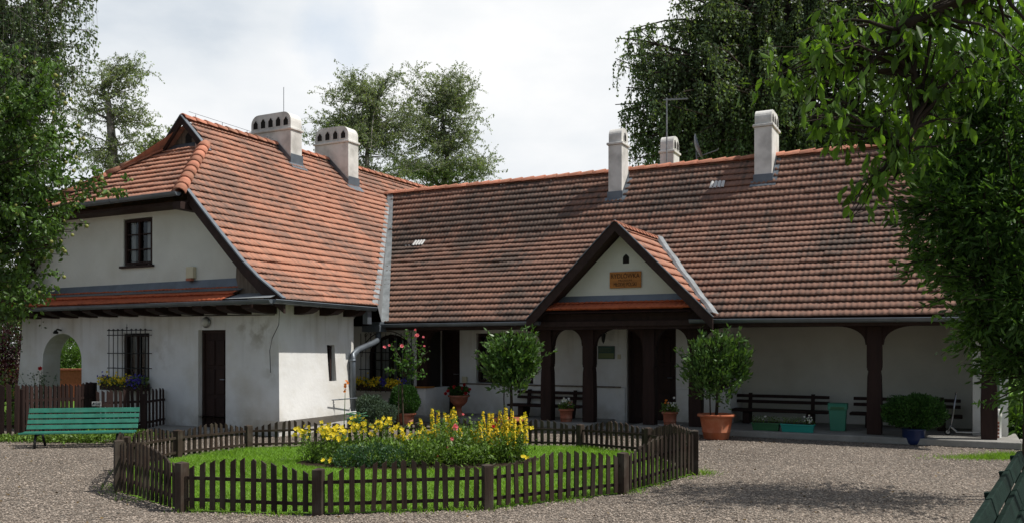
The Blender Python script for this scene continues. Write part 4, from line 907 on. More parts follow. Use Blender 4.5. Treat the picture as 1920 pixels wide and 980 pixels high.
# floor slabs
for a, b, v0 in ((-6.2, -1.08, -.42), (-.30, 6.45, -.42)):
    MB().box(a, b, v0, VR, 0, .12).build('porch_slab', M['stone'], house, bevel=.015)
MB().box(-1.08, -.30, -.2, VW, 0, .035).build('entrance_floor', M['stone'], house)
MB().box(6.452, 6.95, -.35, .4, 0, .11).build('porch_slab', M['stone'], house, bevel=.015)
MB().box(-9.3, -7.0, -5.05, -4.30, 0, .10).build('doorstep', M['stone'], house, bevel=.02)
# rafter ends
for i in range(13):
    u = -13.6+i*.63
    if u > -5.9: break
    MB().prism([(-5.0+.05, 2.47), (-4.3, 2.47), (-4.3, 2.31), (-4.72, 2.33), (-4.86, 2.37), (-4.95, 2.40)], lambda a, b: (u-.13, a, b), lambda a, b: (u+.13, a, b)).build('rafter_end', M['dwood'], house)
for v in (-3.75, -3.0, -2.25):
    MB().prism([(-5.42, 2.46), (-5.87, 2.46), (-5.87, 2.31), (-5.6, 2.33), (-5.5, 2.37), (-5.44, 2.41)], lambda a, b: (a, v-.12, b), lambda a, b: (a, v+.12, b)).build('rafter_end', M['dwood'], house)
# grille over the lower window
def grille(u0, u1, z0, z1, v, n, rails, fleur=True, off=.16):
    mb = MB()
    for i in range(n):
        u = u0+(u1-u0)*i/(n-1); mb.tube([(u, v-off, z0), (u, v-off, z1)], .009, 5)
        if fleur:
            h = .15 if i == n//2 else .05; mb.tube([(u, v-off, z1), (u, v-off, z1+h)], [.012, .002], 5)
            mb.box(u-.022, u+.022, v-off-.008, v-off+.008, z1+h*.35, z1+h*.35+.018)
    for z in rails:
        mb.tube([(u0-.05, v-off, z), (u1+.05, v-off, z)], .010, 5)
        for u in (u0, u1): mb.tube([(u, v, z), (u, v-off, z)], .009, 5)
    return mb.build('window_grille', M['iron'], house)
grille(-10.40, -9.30, .80, 2.02, VF, 9, [.84, 1.24, 1.55, 1.93, 2.03])
g2 = grille(-7.10, -5.66, .62, 2.0, -.02, 11, [.66, 1.15, 1.55], False, .12)
sc = MB()       # scrolls in the spandrels of the arched window
for (cu, cz, s_) in ((-6.95, 1.95, 1), (-6.82, 2.0, -1), (-5.82, 1.98, 1), (-5.72, 1.92, -1), (-5.68, 2.02, 1), (-6.7, 2.03, 1)):
    sc.tube([(cu+s_*.06*(1-t/9)*math.cos(t), -.14, cz+.06*(1-t/9)*math.sin(t)) for t in np.linspace(0, 8, 22)], .006, 4)
sc.tube([(-6.35+.72*math.cos(t), -.14, 1.45+.60*math.sin(t)) for t in np.linspace(0, math.pi, 20)], .012, 5)
sc.build('scrollwork', M['iron'], g2)
MB().tube([(UR-.02, -2.78, 1.0), (UR-.02, -2.78, 1.71)], .008, 5).build('window_bar', M['iron'], house)
# pipes, wires, small fittings
MB().tube([(-9.15, VF-.08, 2.40), (-9.15, VF-.08, 2.31), (-5.9, VF-.08, 2.29), (-5.9, VF-.08, 2.36)], .009, 5).build('wall_pipe', M['iron'], house)
MB().tube([(-5.80, VF-.05, 2.45), (-5.78, VF-.10, 2.1), (-5.92, VF-.12, 1.85), (-6.0, VF-.10, 1.62), (-5.98, VF-.10, 1.2)], .007, 5).build('cable', M['iron'], house)
al = MB().box(-8.22, -8.02, VF-.09, VF-.002, 3.05, 3.28).build('alarm_box', M['cream'], house, bevel=.01)
MB().box(-8.21, -8.06, VF-.10, VF-.03, 3.0, 3.048).build('alarm_lamp', M['terra2'], al)
lp = MB().lathe([(.001, 0), (.10, .005), (.11, .03), (.11, .04)], (0, 0, 0), 16).build('wall_lamp', M['chrome'], house, True); lp.location = (-7.72, VF-.002, 2.17); lp.rotation_euler = (R(90), 0, 0)
g_ = MB().lathe([(.085, .04), (.083, .09), (.05, .13), (.001, .14)], (0, 0, 0), 16).build('lamp_glass', M['white'], lp, True)
al2 = MB().tube([(-12.17, VF, 2.05), (-12.17, VF-.10, 2.07), (-12.12, VF-.16, 2.03)], .02, 6); al2.lathe([(.02, .05), (.06, 0), (.05, -.03)], (-12.12, VF-.17, 2.0), 10); al2.build('wall_lamp', M['iron'], house)
# downpipes
dp = MB()
dp.box(-6.62, -6.12, -.74, -.46, 2.02, 2.17)
dp.build('rain_hopper', M['zinc'], house, bevel=.01)
hb_ = MB(); hb_.box(-5.52, -5.40, -2.16, -2.02, 2.16, 2.44); hb_.box(-6.45, -6.15, -.7, -.5, 2.171, 2.25); hb_.build('rain_outlet', M['zinc'], house)
PX = gnd(657, 800)
def loc(p):       # world -> house local
    d = np.array([p.x, p.y])-HO; return Vector((d@U, d@V, p.z))
dl = MB(); p0 = Vector((-5.76, -2.19, 0))
dl.tube([p0+Vector((0, 0, .34)), p0+Vector((0, 0, 1.42)), p0+Vector((-.01, .03, 1.51)), (-5.85, -1.90, 1.62), (-6.10, -1.0, 1.77), (-6.20, -.70, 1.83), (-6.24, -.62, 1.92), (-6.24, -.62, 2.03)], .065, 12)
dl.tube([p0+Vector((0, 0, 1.38)), p0+Vector((0, 0, 1.42))], .074, 12)
dl.build('downpipe', M['zinc'], house, True)
MB().tube([p0, p0+Vector((0, 0, .34))], .075, 12).build('downpipe_foot', M['white'], house, True)
dr = MB(); q0 = Vector((6.13, -.38, 0)); q0 = loc(gnd(1868, 832)); q0.z = 0
dr.tube([q0+Vector((0, 0, .58)), q0+Vector((0, 0, 2.0)), (q0.x, -.55, 2.12)], .06, 12); dr.build('downpipe', M['zinc'], house, True)
df = MB(); df.lathe([(.085, 0), (.085, .08), (.078, .09), (.078, .46), (.088, .47), (.088, .52), (.065, .58), (.065, .62)], q0, 16); dfo = df.build('downpipe_foot', M['white'], house, True)
cg = MB()
for k in range(5): cg.box(q0.x-.045, q0.x+.045, q0.y-.09, q0.y-.075, .12+k*.06, .155+k*.06)
cg.build('cleaning_grate', M['terra2'], dfo)
MB().tube([(-5.65, -3.0, .62), (-5.6, -2.25, .62), (-5.7, -2.2, .60)], .012, 5).build('garden_tap', M['zinc'], house)
# plaque, bell plate, lantern, meter box, socket
pq = MB().box(-1.49, -1.11, VW-.03, VW-.002, 1.42, 1.70).build('notice_plaque', M['signg'], house)
MB().box(-1.475, -1.125, VW-.034, VW-.031, 1.435, 1.545).build('plaque_panel', M['signy'], pq)
tx = MB()
for i, (a, b) in enumerate(((.06, .30), (.03, .33), (.05, .31))): tx.box(-1.49+a, -1.49+b, VW-.035, VW-.0315, 1.60+i*.03-.02, 1.606+i*.03-.02)
tx.build('plaque_lines', M['signy'], pq)
MB().box(-1.04, -.97, VW-.03, VW-.002, 1.42, 1.52).build('bell_plate', M['cream'], house)
MB().box(-5.95+1.05, -4.78, VW-.10, VW-.052, .84, .98).build('meter_box', M['cream'], house)
ln = MB(); ln.tube([(-1.30, VW, 1.98), (-1.30, VW-.16, 2.02), (-1.30, VW-.2, 1.97)], .01, 5)
ln.lathe([(.015, .17), (.06, .12), (.055, .11), (.035, -.02), (.012, -.06), (.001, -.08)], (-1.30, VW-.2, 1.83), 6); ln.build('lantern', M['iron'], house)
# pale glass roof tiles
for (u, v) in ((-7.03, 2.22), (.58, 3.10)):
    t = MB()
    for i in range(4):
        uu = u-.16+i*.085; pts = []
        for k in range(5): pts.append((uu+.075*k/4, .02*math.sin(math.pi*k/4)))
        for p, q in zip(pts[:-1], pts[1:]):
            t.add([(p[0], v-.09, mz(v-.09)+.06+p[1]), (q[0], v-.09, mz(v-.09)+.06+q[1]), (q[0], v+.07, mz(v+.07)+.05+q[1]), (p[0], v+.07, mz(v+.07)+.05+p[1])], [(0, 1, 2, 3)])
    t.build('pale_roof_tile', M['white'], roof_m, True)
# lightning wire along the ridges
lw = MB(); lw.tube([(RU, -2.8, RZ+.20), (RU, -.1, RZ+.16)], .005, 4)
for v in (-2.6, -1.8, -1.0, -.3): lw.tube([(RU, v, RZ+.08), (RU, v, RZ+.18)], .008, 4)
lw.build('lightning_wire', M['zinc'], house)
# antenna and dish on the ridge
an = thing('tv_antenna', 'grey aerial mast with a horizontal arm beside the low chimney', 'antenna', hp(-1.0, 4.35, 5.2), HROT)
MB().tube([(0, 0, 0), (0, 0, 2.72)], .018, 6).build('mast', M['zinc_light'], an)
a_ = MB(); a_.bar((-.06, 0, 2.68), (.5, .1, 2.66), .02, .035)
for i in range(7): a_.tube([(.04+i*.09, -.10, 2.69), (.04+i*.09, .22, 2.69)], .006, 4)
a_.build('arm', M['zinc_light'], an)
ds = thing('satellite_dish', 'grey satellite dish seen edge-on above the ridge', 'satellite dish', hp(.02, 4.2, 5.6), HROT)
d_ = MB(); d_.lathe([(.001, 0), (.12, .012), (.24, .045), (.34, .1)], (0, 0, 0), 20); do = d_.build('dish', M['zinc'], ds, True); do.location = (-.25, 0, .95); do.rotation_euler = (0, R(72), R(12))
MB().tube([(-.2, 0, 0), (-.22, 0, .9)], .02, 6).build('mast', M['zinc'], ds)
MB().tube([(-.2, 0, .72), (.30, -.05, .83), (.34, -.05, .88)], .012, 5).build('feed_arm', M['zinc'], ds)

# ================================================================ FLOWER-BED ENCLOSURE
RING = [(223, 922, .60, .66), (341, 958, .50, 0), (597, 965, .46, 0), (914, 954, .46, 0), (1168, 925, .47, 0), (1302, 889, .58, 0), (1216, 852, .40, 0), (1088, 838, .38, 0)]
RP = [gnd(a, b) for a, b, *_ in RING]
Lp = gnd(466, 840); Mp = gnd(333, 858); Np = gnd(236, 882)
H7 = RP[7]
for k, bul in ((1, .32), (2, .42), (3, .32)):
    q = H7.lerp(Lp, k/4)+Vector((0, bul, 0)); RP.append(q)
RP += [Lp, Mp, Np]
PH = [.60, .50, .46, .46, .47, .58, .42, .38, .38, .38, .38, .38, .42, .46]
cen = sum(RP, Vector())/len(RP)
enc = thing('picket_enclosure', 'low dark brown picket fence ringing the flower bed, its panels arched between stout posts', 'fence', (cen.x, cen.y, 0))
rf = random.Random(4)
for i, p in enumerate(RP):
    q = p-cen; mb = MB(); w = .052; h = PH[i]; a = math.atan2(q.y, q.x)
    Mx = Matrix.Translation((q.x, q.y, 0)) @ Matrix.Rotation(a+rf.uniform(-.1, .1), 4, 'Z')
    mb.box(-w, w, -w, w, -.05, h, Mx)
    mb.add([Mx @ Vector(t) for t in ((-w, -w, h), (w, -w, h), (w, w, h), (-w, w, h), (0, 0, h+.018))], [(0, 1, 4), (1, 2, 4), (2, 3, 4), (3, 0, 4)])
    mb.build('fence_post', M['post'], enc, bevel=.006)
for i in range(len(RP)):
    a = RP[i]-cen; b = RP[(i+1) % len(RP)]-cen; a.z = b.z = 0; t = (b-a); L = t.length; t.normalize(); nrm = Vector((t.y, -t.x, 0))
    if nrm.dot((a+b)/2) < 0: nrm = -nrm
    h0, h1 = PH[i]-.04, PH[(i+1) % len(RP)]-.04
    rails = MB(); n = max(9, int(round((L-.12)/.110)))
    pk = MB()
    for k in range(n):
        f = (k+.5)/n; s = .07+(L-.14)*f; top = h0+(h1-h0)*f+.105*math.sin(math.pi*f)**1.0; w = rf.uniform(.023, .028)
        c = a+t*s+nrm*.025; ln = rf.gauss(0, .006); sl_ = .017 if f < .5 else -.017; zb = .03+rf.uniform(-.012, .012); top += rf.uniform(-.008, .008)
        mid = abs(f-.5) < .5/n
        poly = [(-w, zb), (w, zb), (w, top+(sl_ if not mid else -.012)), (0, top+.012 if mid else top), (-w, top-(sl_ if not mid else .012))]
        pk.prism(poly, lambda x, z: c+t*(x+ln*z*3)+nrm*.010+Vector((0, 0, z)), lambda x, z: c+t*(x+ln*z*3)-nrm*.010+Vector((0, 0, z)))
    po = pk.build('picket_panel', M['fence'], enc)
    for z in (.12, .34):
        zz0 = z*(h0/.44); MB().bar(a+Vector((0, 0, z+(h0-.44)*.5)), b+Vector((0, 0, z+(h1-.44)*.5)), .022, .034).build('rail', M['fence'], po)
# lawn inside
lawnp = [(p.x, p.y) for p in RP]
gl3 = sheet('lawn', lawnp, .010, M['lawn']); tag(gl3, kind='structure')
def in_poly(x, y, poly):
    c = np.zeros(len(x), bool); n = len(poly)
    for i in range(n):
        x1, y1 = poly[i]; x2, y2 = poly[(i+1) % n]
        cond = ((y1 > y) != (y2 > y)) & (x < (x2-x1)*(y-y1)/(y2-y1+1e-12)+x1); c ^= cond
    return c
def grass(name, poly, n, h, w, z=.01, seed=1, m='grass', label=None, lean=.35, holes=None):
    g = np.random.default_rng(seed); P = np.array(poly); lo, hi = P.min(0), P.max(0)
    x = g.uniform(lo[0], hi[0], n*2); y = g.uniform(lo[1], hi[1], n*2); k = in_poly(x, y, poly)
    if holes is not None: k &= ~in_poly(x, y, holes)
    x, y = x[k][:n], y[k][:n]; N = len(x); C = np.stack([x, y, np.full(N, z-.004)], 1)
    hh = h*g.uniform(.45, 1.25, N)[:, None]*(1+.25*np.sin(x*3+y*2)[:, None]); a = g.uniform(0, 2*np.pi, N); B = np.stack([np.cos(a), np.sin(a), 0*a], 1)*w
    d = g.normal(0, lean, (N, 3)); d[:, 2] = 1; T = C+d*hh; mid = C+d*hh*.5*np.array([.7, .7, 1])
    Vv = np.stack([C-B, C+B, mid+B*.6, T, mid-B*.6], 1).reshape(-1, 3); F5 = np.arange(N*5).reshape(-1, 5)
    o = np_mesh(name, Vv, F5, M[m]); tag(o, label, None, None, 'stuff'); return o
BEDP = [(-1.35+1.75*math.cos(t)+.12*math.sin(3*t), 12.75+.95*math.sin(t)) for t in np.linspace(0, 2*math.pi, 20, endpoint=False)]
grass('grass', lawnp, 80000, .045, .0045, .012, 2, lean=.75, holes=BEDP)
edge = [(p.x+(p.x-cen.x)*.02, p.y+(p.y-cen.y)*.02) for p in RP]
bedm = sheet('flower_bed_soil', BEDP, .018, M['soil']); tag(bedm, kind='structure')
# tufts of grass outside the pickets and weedy strips
def tufts(name, spots, n, h, m='grass', seed=3, w=.004):
    g = np.random.default_rng(seed); C = []
    for (x, y, rx, ry, k) in spots:
        a = g.normal(0, 1, (int(n*k), 2)); C.append(np.stack([x+a[:, 0]*rx, y+a[:, 1]*ry], 1))
    C = np.concatenate(C); N = len(C); C = np.concatenate([C, np.full((N, 1), .002)], 1)
    hh = h*g.uniform(.4, 1.3, N)[:, None]; a = g.uniform(0, 6.28, N); B = np.stack([np.cos(a), np.sin(a), 0*a], 1)*w
    d = g.normal(0, .5, (N, 3)); d[:, 2] = 1; T = C+d*hh; mid = C+d*hh*.5*np.array([.7, .7, 1])
    o = np_mesh(name, np.stack([C-B, C+B, mid+B*.7, T, mid-B*.7], 1).reshape(-1, 3), np.arange(N*5).reshape(-1, 5), M[m]); tag(o, kind='stuff'); return o
sp = []
for i in range(len(RP)):
    a, b = RP[i], RP[(i+1) % len(RP)]
    for k in range(5):
        q = a.lerp(b, rf.random()); sp.append((q.x+(q.x-cen.x)*.015, q.y+(q.y-cen.y)*.02, .10, .05, rf.random()))
q = RP[5]; sp += [(q.x+.12, q.y+.05, .10, .10, 4)]
tufts('grass_tufts', sp, 40, .055)
p1 = gnd(1880, 858); tufts('grass_patch', [(p1.x-.1, p1.y, .42, .13, 1), (p1.x+.4, p1.y+.2, .3, .2, 1)], 2600, .05, w=.003)

g = np.random.default_rng(44); lv = Leaves(45); n = 520; y = 8.3+9*g.random(n)**1.2; x = (g.random(n)*2-1)*y*.6
lv.add(np.stack([x, y, np.full(n, .012)], 1), g.normal(0, 1, (n, 3))*np.array([1, 1, .05]), .035*g.uniform(.5, 1.3, n)); o = lv.build('fallen_leaves', M['litter'], None, .55, jitter=.1); tag(o, kind='stuff')
# ================================================================ FLOWERS IN THE BED
def stems(mb, base, tips, r=.004):
    for t in tips: mb.tube([base+Vector((rb.gauss(0, .04), rb.gauss(0, .04), 0)), base.lerp(t, .5)+Vector((rb.gauss(0, .02), rb.gauss(0, .02), .03)), t], [r, r*.8, r*.6], 4, False)
rb = random.Random(11)
def primrose(x, y, h, n, w, label):
    root = thing('evening_primrose', label, 'flower', (x, y, 0), 0, 'yellow evening primroses in the round bed')
    sm = MB(); bl = MB(); lv = Leaves(rb.randint(1, 9999)); tips = []
    for _ in range(n):
        t = Vector((rb.gauss(0, w), rb.gauss(0, w*.6), h*rb.uniform(.72, 1.06))); tips.append(t)
        for k in range(rb.randint(2, 4)):
            blossom(bl, t+Vector((rb.gauss(0, .05), rb.gauss(0, .04), rb.gauss(0, .03))), rb.uniform(.028, .043), 4, rnd=rb)
    stems(sm, Vector((0, 0, 0)), tips)
    g = np.random.default_rng(rb.randint(1, 9999))
    for t in tips:
        k = 34; f = g.random(k)[:, None]; C = np.array(t)*f*np.array([1, 1, 1]); lv.add(C+g.normal(0, .018, (k, 3)), g.normal(0, 1, (k, 3))*np.array([1, 1, .4])+np.array([0, 0, .5]), .055*g.uniform(.6, 1.3, k))
    k = n*40; C = g.normal(0, 1, (k, 3))*np.array([w*1.15, w*.8, 0]); C[:, 2] = g.random(k)*h*.55; lv.add(C, g.normal(0, .6, (k, 3))+np.array([0, 0, .6]), .06*g.uniform(.6, 1.3, k))
    sm.build('stems', M['gstem'], root); lv.build('leaves', M['leaf_bed'], root, .33); bl.build('blossoms', M['yellow'], root)
prim = [(-2.85, 12.7, .52, 15, .16, 'evening primrose clump at the left tip of the bed'), (-2.48, 12.55, .50, 14, .15, 'low evening primrose clump left of the bluish shrub'),
        (-2.25, 13.0, .60, 14, .16, 'tall evening primrose clump near the barrel of green hose'), (-1.88, 12.9, .60, 13, .15, 'evening primrose clump behind the bluish shrub'),
        (-1.52, 12.7, .50, 11, .12, 'evening primrose clump at the foot of the standard rose'), (.10, 12.75, .62, 7, .07, 'evening primrose at the far right end of the bed')]
for a in prim: primrose(*a)
def loose(x, y, h, n, label):
    root = thing('yellow_loosestrife', label, 'flower', (x, y, 0), 0, 'yellow loosestrife spikes in the round bed')
    sm = MB(); bl = MB(); lv = Leaves(rb.randint(1, 9999)); g = np.random.default_rng(rb.randint(1, 9999))
    for _ in range(n):
        b = Vector((rb.gauss(0, .09), rb.gauss(0, .09), 0)); hh = h*rb.uniform(.72, 1.05); t = b+Vector((rb.gauss(0, .05), rb.gauss(0, .04), hh)); sm.tube([b, b.lerp(t, .5), t], [.006, .005, .003], 4, False)
        z0 = .48
        for k in range(11):
            f = z0+(1-z0)*k/11
            for j in range(6):
                an_ = rb.random()*6.28; rr = .034*(1-(f-z0)*1.1); c = b.lerp(t, f)+Vector((math.cos(an_)*rr, math.sin(an_)*rr, rb.gauss(0, .008)))
                blossom(bl, c, .017, 5, (math.cos(an_), math.sin(an_), .4), rb)
        k = 60; f = g.random(k)**.9; C = np.array([tuple(b.lerp(t, float(x_))) for x_ in f]); lv.add(C, g.normal(0, 1, (k, 3))*np.array([1, 1, .25])+np.array([0, 0, .15]), (.10-.06*f)*g.uniform(.7, 1.2, k))
    sm.build('stems', M['gstem'], root); lv.build('leaves', M['leaf_bed'], root, .3); bl.build('blossoms', M['gold'], root)
for a in [(-1.20, 13.25, .80, 4, 'loosestrife clump just right of the standard rose stem'), (-.90, 13.15, .78, 5, 'loosestrife clump before the narrow dark door'), (-.62, 12.9, .62, 4, 'short loosestrife clump beside the pink roses'),
          (-.42, 13.1, .70, 4, 'loosestrife clump below the geranium urn'), (-.25, 12.7, .60, 5, 'loosestrife clump in the right half of the bed, near its front'), (-.10, 12.85, .80, 5, 'tallest loosestrife clump, left of the big laurel pot'), (.05, 12.6, .66, 4, 'loosestrife clump at the right rim of the bed')]: loose(*a)
# rose bush with pink blooms
rbush = thing('rose_bush', 'leafy rose bush with scattered pink blooms in the middle of the round bed', 'rose bush', (-.85, 12.55, 0))
lv = Leaves(5); sm = MB(); g = np.random.default_rng(8)
for k in range(26):
    t = Vector((rb.gauss(0, .28), rb.gauss(0, .18), rb.uniform(.2, .62))); sm.tube([(rb.gauss(0, .05), 0, 0), t*.6, t], [.006, .005, .003], 4, False)
    C = np.array(t)*(.45+.55*g.random((70, 1)))+g.normal(0, .06, (70, 3)); lv.add(C, g.normal(0, 1, (70, 3))+np.array([0, 0, .2]), .05*g.uniform(.6, 1.3, 70))
sm.build('stems', M['gstem'], rbush); lv.build('leaves', M['leaf_bed'], rbush, .55)
for (px, py, r) in ((853, 800, .05), (847, 822, .035), (841, 838, .035), (820, 854, .028), (868, 776, .02), (925, 799, .03)):
    mb = MB(); q = at(px, py, 12.35)-Vector((-.85, 12.55, 0)); rose(mb, (0, 0, 0), r, rb); o = mb.build('blossom', M['pink'] if px < 900 else M['red'], rbush); o.location = q
    MB().tube([q+Vector((0, .01, -.01)), q+Vector((0, .08, -.25))], .004, 4).build('stem', M['gstem'], rbush)
# standard rose
srp = at(755, 850, 13.05); srp.z = 0
sr = thing('standard_rose', 'tall standard rose with a bare stem and small pink-topped crown above the flower bed', 'rose tree', srp)
mb = MB(); mb.tube([(0, 0, 0), (.01, 0, .5), (-.01, .01, 1.12), (.02, 0, 1.3)], [.017, .015, .014, .012], 7)
mb.tube([(-.07, .02, 0), (-.06, .02, 1.15)], .008, 5); lv = Leaves(6); g = np.random.default_rng(9)
tips = [(-.15, 0, 1.72), (-.12, .1, 1.55), (.08, 0, 1.95), (.22, .05, 1.85), (.30, 0, 1.72), (.38, .05, 1.62), (.30, -.1, 1.5), (.15, .1, 1.4), (.0, -.1, 1.45), (.05, .05, 1.7), (.2, .0, 1.3), (-.2, -.05, 1.35), (.34, 0, 1.28), (.12, -.1, 1.62)]
for t in tips:
    t = Vector(t); mb.tube([(.02, 0, 1.24), Vector((.02, 0, 1.3)).lerp(t, .5)+Vector((.02, 0, .03)), t], [.007, .005, .003], 4, False)
    k = 34; f = (.35+.65*g.random((k, 1))); C = np.array((.02, 0, 1.28))*(1-f)+np.array(t)*f+g.normal(0, .035, (k, 3)); lv.add(C, g.normal(0, .8, (k, 3))+np.array([0, 0, -.2]), .055*g.uniform(.6, 1.3, k))
mb.build('stem', M['twig'], sr, True); lv.build('leaves', M['leaf_shrub'], sr, .6)
for q, r in (((.22, -.05, 1.86), .038), ((.19, 0, 1.94), .022), ((.0, -.1, 1.70), .032), ((-.27, 0, 1.68), .030), ((-.2, 0, 1.71), .022), ((.31, 0, 1.83), .022), ((.33, -.05, 1.7), .018)):
    mb = MB(); rose(mb, (0, 0, 0), r, rb); o = mb.build('blossom', M['pink'], sr); o.location = q
# bluish low shrub, underplanting
bs = thing('low_shrub', 'low dark bluish-green shrub at the front of the round bed', 'shrub', (-2.05, 12.15, 0))
lv = Leaves(12)
for (x, y, z, r, n) in ((-.2, 0, .10, .26, 900), (.12, .02, .13, .28, 900), (.42, .0, .10, .24, 700)):
    lv.add(*ball_leaves((x, y, z), (r, r*.8, r*.75), n, .045, .5, int(x*99+50), .5))
lv.build('leaves', M['leaf_grey'], bs, .5)
MB().tube([(0, 0, 0), (.05, 0, .15)], .02, 6).build('stem', M['twig'], bs)
fo = Leaves(33); g = np.random.default_rng(77); n = 15000
a = g.uniform(0, 6.283, n); r = np.sqrt(g.random(n)); X = -1.38+1.52*r*np.cos(a); Y = 12.8+.78*r*np.sin(a)
hh = .20+.17*np.sin(X*3.1+1)*np.cos(Y*4)+.12*(X > -1.5); Z = g.random(n)**.8*np.maximum(hh, .08)
fo.add(np.stack([X, Y, Z], 1), g.normal(0, .7, (n, 3))+np.array([0, 0, .7]), .06*g.uniform(.5, 1.4, n))
o = fo.build('flower_bed_foliage', M['leaf_bed'], None, .35); tag(o, kind='stuff')
for i, (px, py, m, lb) in enumerate(((612, 866, 'yellow', 'yellow pansy at the left front of the bed'), (985, 862, 'yellow', 'yellow pansy at the right edge of the bed, low in the grass'), (863, 847, 'wpetal', 'white pansy below the pink roses'))):
    q = gnd(px, py+12); t = thing('pansy', lb, 'flower', q, 0); bl = MB()
    for k in range(5): blossom(bl, (rb.gauss(0, .05), rb.gauss(0, .03), rb.uniform(.09, .17)), .028, 5, rnd=rb)
    bl.build('blossoms', M[m], t); sm = MB()
    for k in range(5): sm.tube([(0, 0, 0), (rb.gauss(0, .04), 0, .12)], .003, 3, False)
    sm.build('stems', M['gstem'], t)

# ================================================================ POTTED PLANTS
def pot(mb, R0, R1, h, rim=.03, lip=.05):
    mb.lathe([(R0*.96, 0), (R0, .01), (R0+(R1-R0)*.28, h*.28), (R0+(R1-R0)*.28+.008, h*.29), (R0+(R1-R0)*.30, h*.31), (R1-.02, h-lip-.03), (R1-.012, h-lip-.02), (R1-.02, h-lip), (R1+rim, h-lip+.005), (R1+rim, h-.01), (R1+rim-.01, h), (R1-.015, h), (R1-.03, h-.05)], n=28)
def laurel(label, p, H, r, seed, potR=.29, poth=.38, squash=1.0, lobes=None):
    t = thing('potted_laurel', label, 'potted tree', p); mb = MB(); pot(mb, potR*.72, potR, poth); mb.build('pot', M['terra'], t, True)
    MB().lathe([(.001, poth-.045), (potR-.03, poth-.05)], n=20).build('soil', M['soil'], t)
    st = MB(); rl = random.Random(seed); top = Vector((0, 0, H-r*1.2))
    st.tube([(0, 0, poth-.06), (.02, 0, poth+.3), top], [.032, .028, .02], 7); st.tube([(-.1, .02, poth-.06), (-.12, .0, poth+.35), (-.1, 0, H-r)], [.015, .013, .01], 6)
    lv = Leaves(seed); g = np.random.default_rng(seed)
    lb = lobes or [(-.3, -.05, .0, .42), (.25, .05, .05, .45), (0, -.1, .28, .4), (-.2, .1, .3, .34), (.35, 0, .33, .32), (0, .1, -.2, .45), (-.42, 0, -.25, .3), (.4, .1, -.22, .32), (.12, -.05, -.55, .36), (-.2, 0, -.5, .30), (.5, 0, 0, .25)]
    for (x, y, z, rr) in lb:
        c = np.array([x*r*1.2, y, H-r+z*r*1.1]); C, T, S = ball_leaves(c, (rr*r*1.15, rr*r*1.15, rr*r*1.1), 230, .115, .55, rl.randint(1, 999), .4, lump=.25); lv.add(C, T, S)
        for k in range(13):
            d = Vector((rl.gauss(0, .8), rl.gauss(0, .8), .9)).normalized(); b = Vector(c)+d*rr*r; e = b+d*rl.uniform(.12, .36); st.tube([Vector(c), b, e], [.008, .006, .003], 4, False)
            n = 13; f = g.random((n, 1)); lv.add(np.array(b)*(1-f)+np.array(e)*f, np.array(d)+g.normal(0, .45, (n, 3)), .10*g.uniform(.6, 1.2, n))
    st.build('stems', M['bark'], t, True); lv.build('foliage', M['leaf_bay'], t, .38, jitter=.45)
    return t
laurel('leafy laurel in a big terracotta pot left of the porch posts', gnd(957, 822), 1.97, .59, 21)
laurel('leafy laurel in a big orange pot at the right foot of the porch gable', gnd(1343, 822), 2.0, .68, 22, .31, .46)
# thuja ball in blue pot
t = thing('potted_thuja', 'round clipped thuja in a dark blue glazed pot before the right bench', 'potted shrub', gnd(1713, 832))
mb = MB(); mb.lathe([(.145, 0), (.165, .02), (.18, .10), (.185, .24), (.195, .25), (.195, .28), (.17, .27)], n=22); mb.build('pot', M['bluepot'], t, True)
lv = Leaves(31)
for (x, y, z, r, n) in ((0, 0, .56, .38, 9000), (-.26, 0, .54, .27, 3500), (.27, .02, .54, .30, 4200), (.02, -.1, .72, .20, 1500)): lv.add(*ball_leaves((x, y, z), (r, r, r*.80), n, .042, .5, int(z*100+x*77), .62, lump=.16))
lv.build('foliage', M['leaf_thuja'], t, .5, jitter=.6); st = MB()
for k in range(8): st.tube([(0, 0, .2), (rb.gauss(0, .1), rb.gauss(0, .1), .4)], .012, 5)
st.build('stems', M['bark'], t)
# thuja and juniper in front of the arched window
pb = hp(-5.15, -1.15); t = thing('potted_thuja', 'bright green round thuja in a terracotta pot below the arched window', 'potted shrub', pb)
mb = MB(); pot(mb, .17, .22, .26); mb.build('pot', M['terra2'], t, True); lv = Leaves(41)
lv.add(*ball_leaves((0, 0, .50), (.34, .34, .34), 11000, .038, .6, 5, .7, lump=.08)); lv.build('foliage', M['leaf_thuja'], t, .5, jitter=.6)
MB().tube([(0, 0, .2), (0, 0, .5)], .03, 6).build('stem', M['bark'], t)
pb = hp(-5.55, -1.75); t = thing('juniper', 'grey-green juniper bush beside the downpipe foot', 'shrub', pb); lv = Leaves(42)
for (x, y, z, r, n) in ((-.1, 0, .32, .32, 4500), (.22, -.1, .28, .30, 4200), (-.12, .1, .46, .24, 2500)): lv.add(*ball_leaves((x, y, z), (r, r, r*.85), n, .045, .5, int(z*77), .6, lump=.2))
lv.build('foliage', M['leaf_juniper'], t, .35, jitter=.7); MB().tube([(0, 0, 0), (0, 0, .35)], .03, 6).build('stem', M['bark'], t)
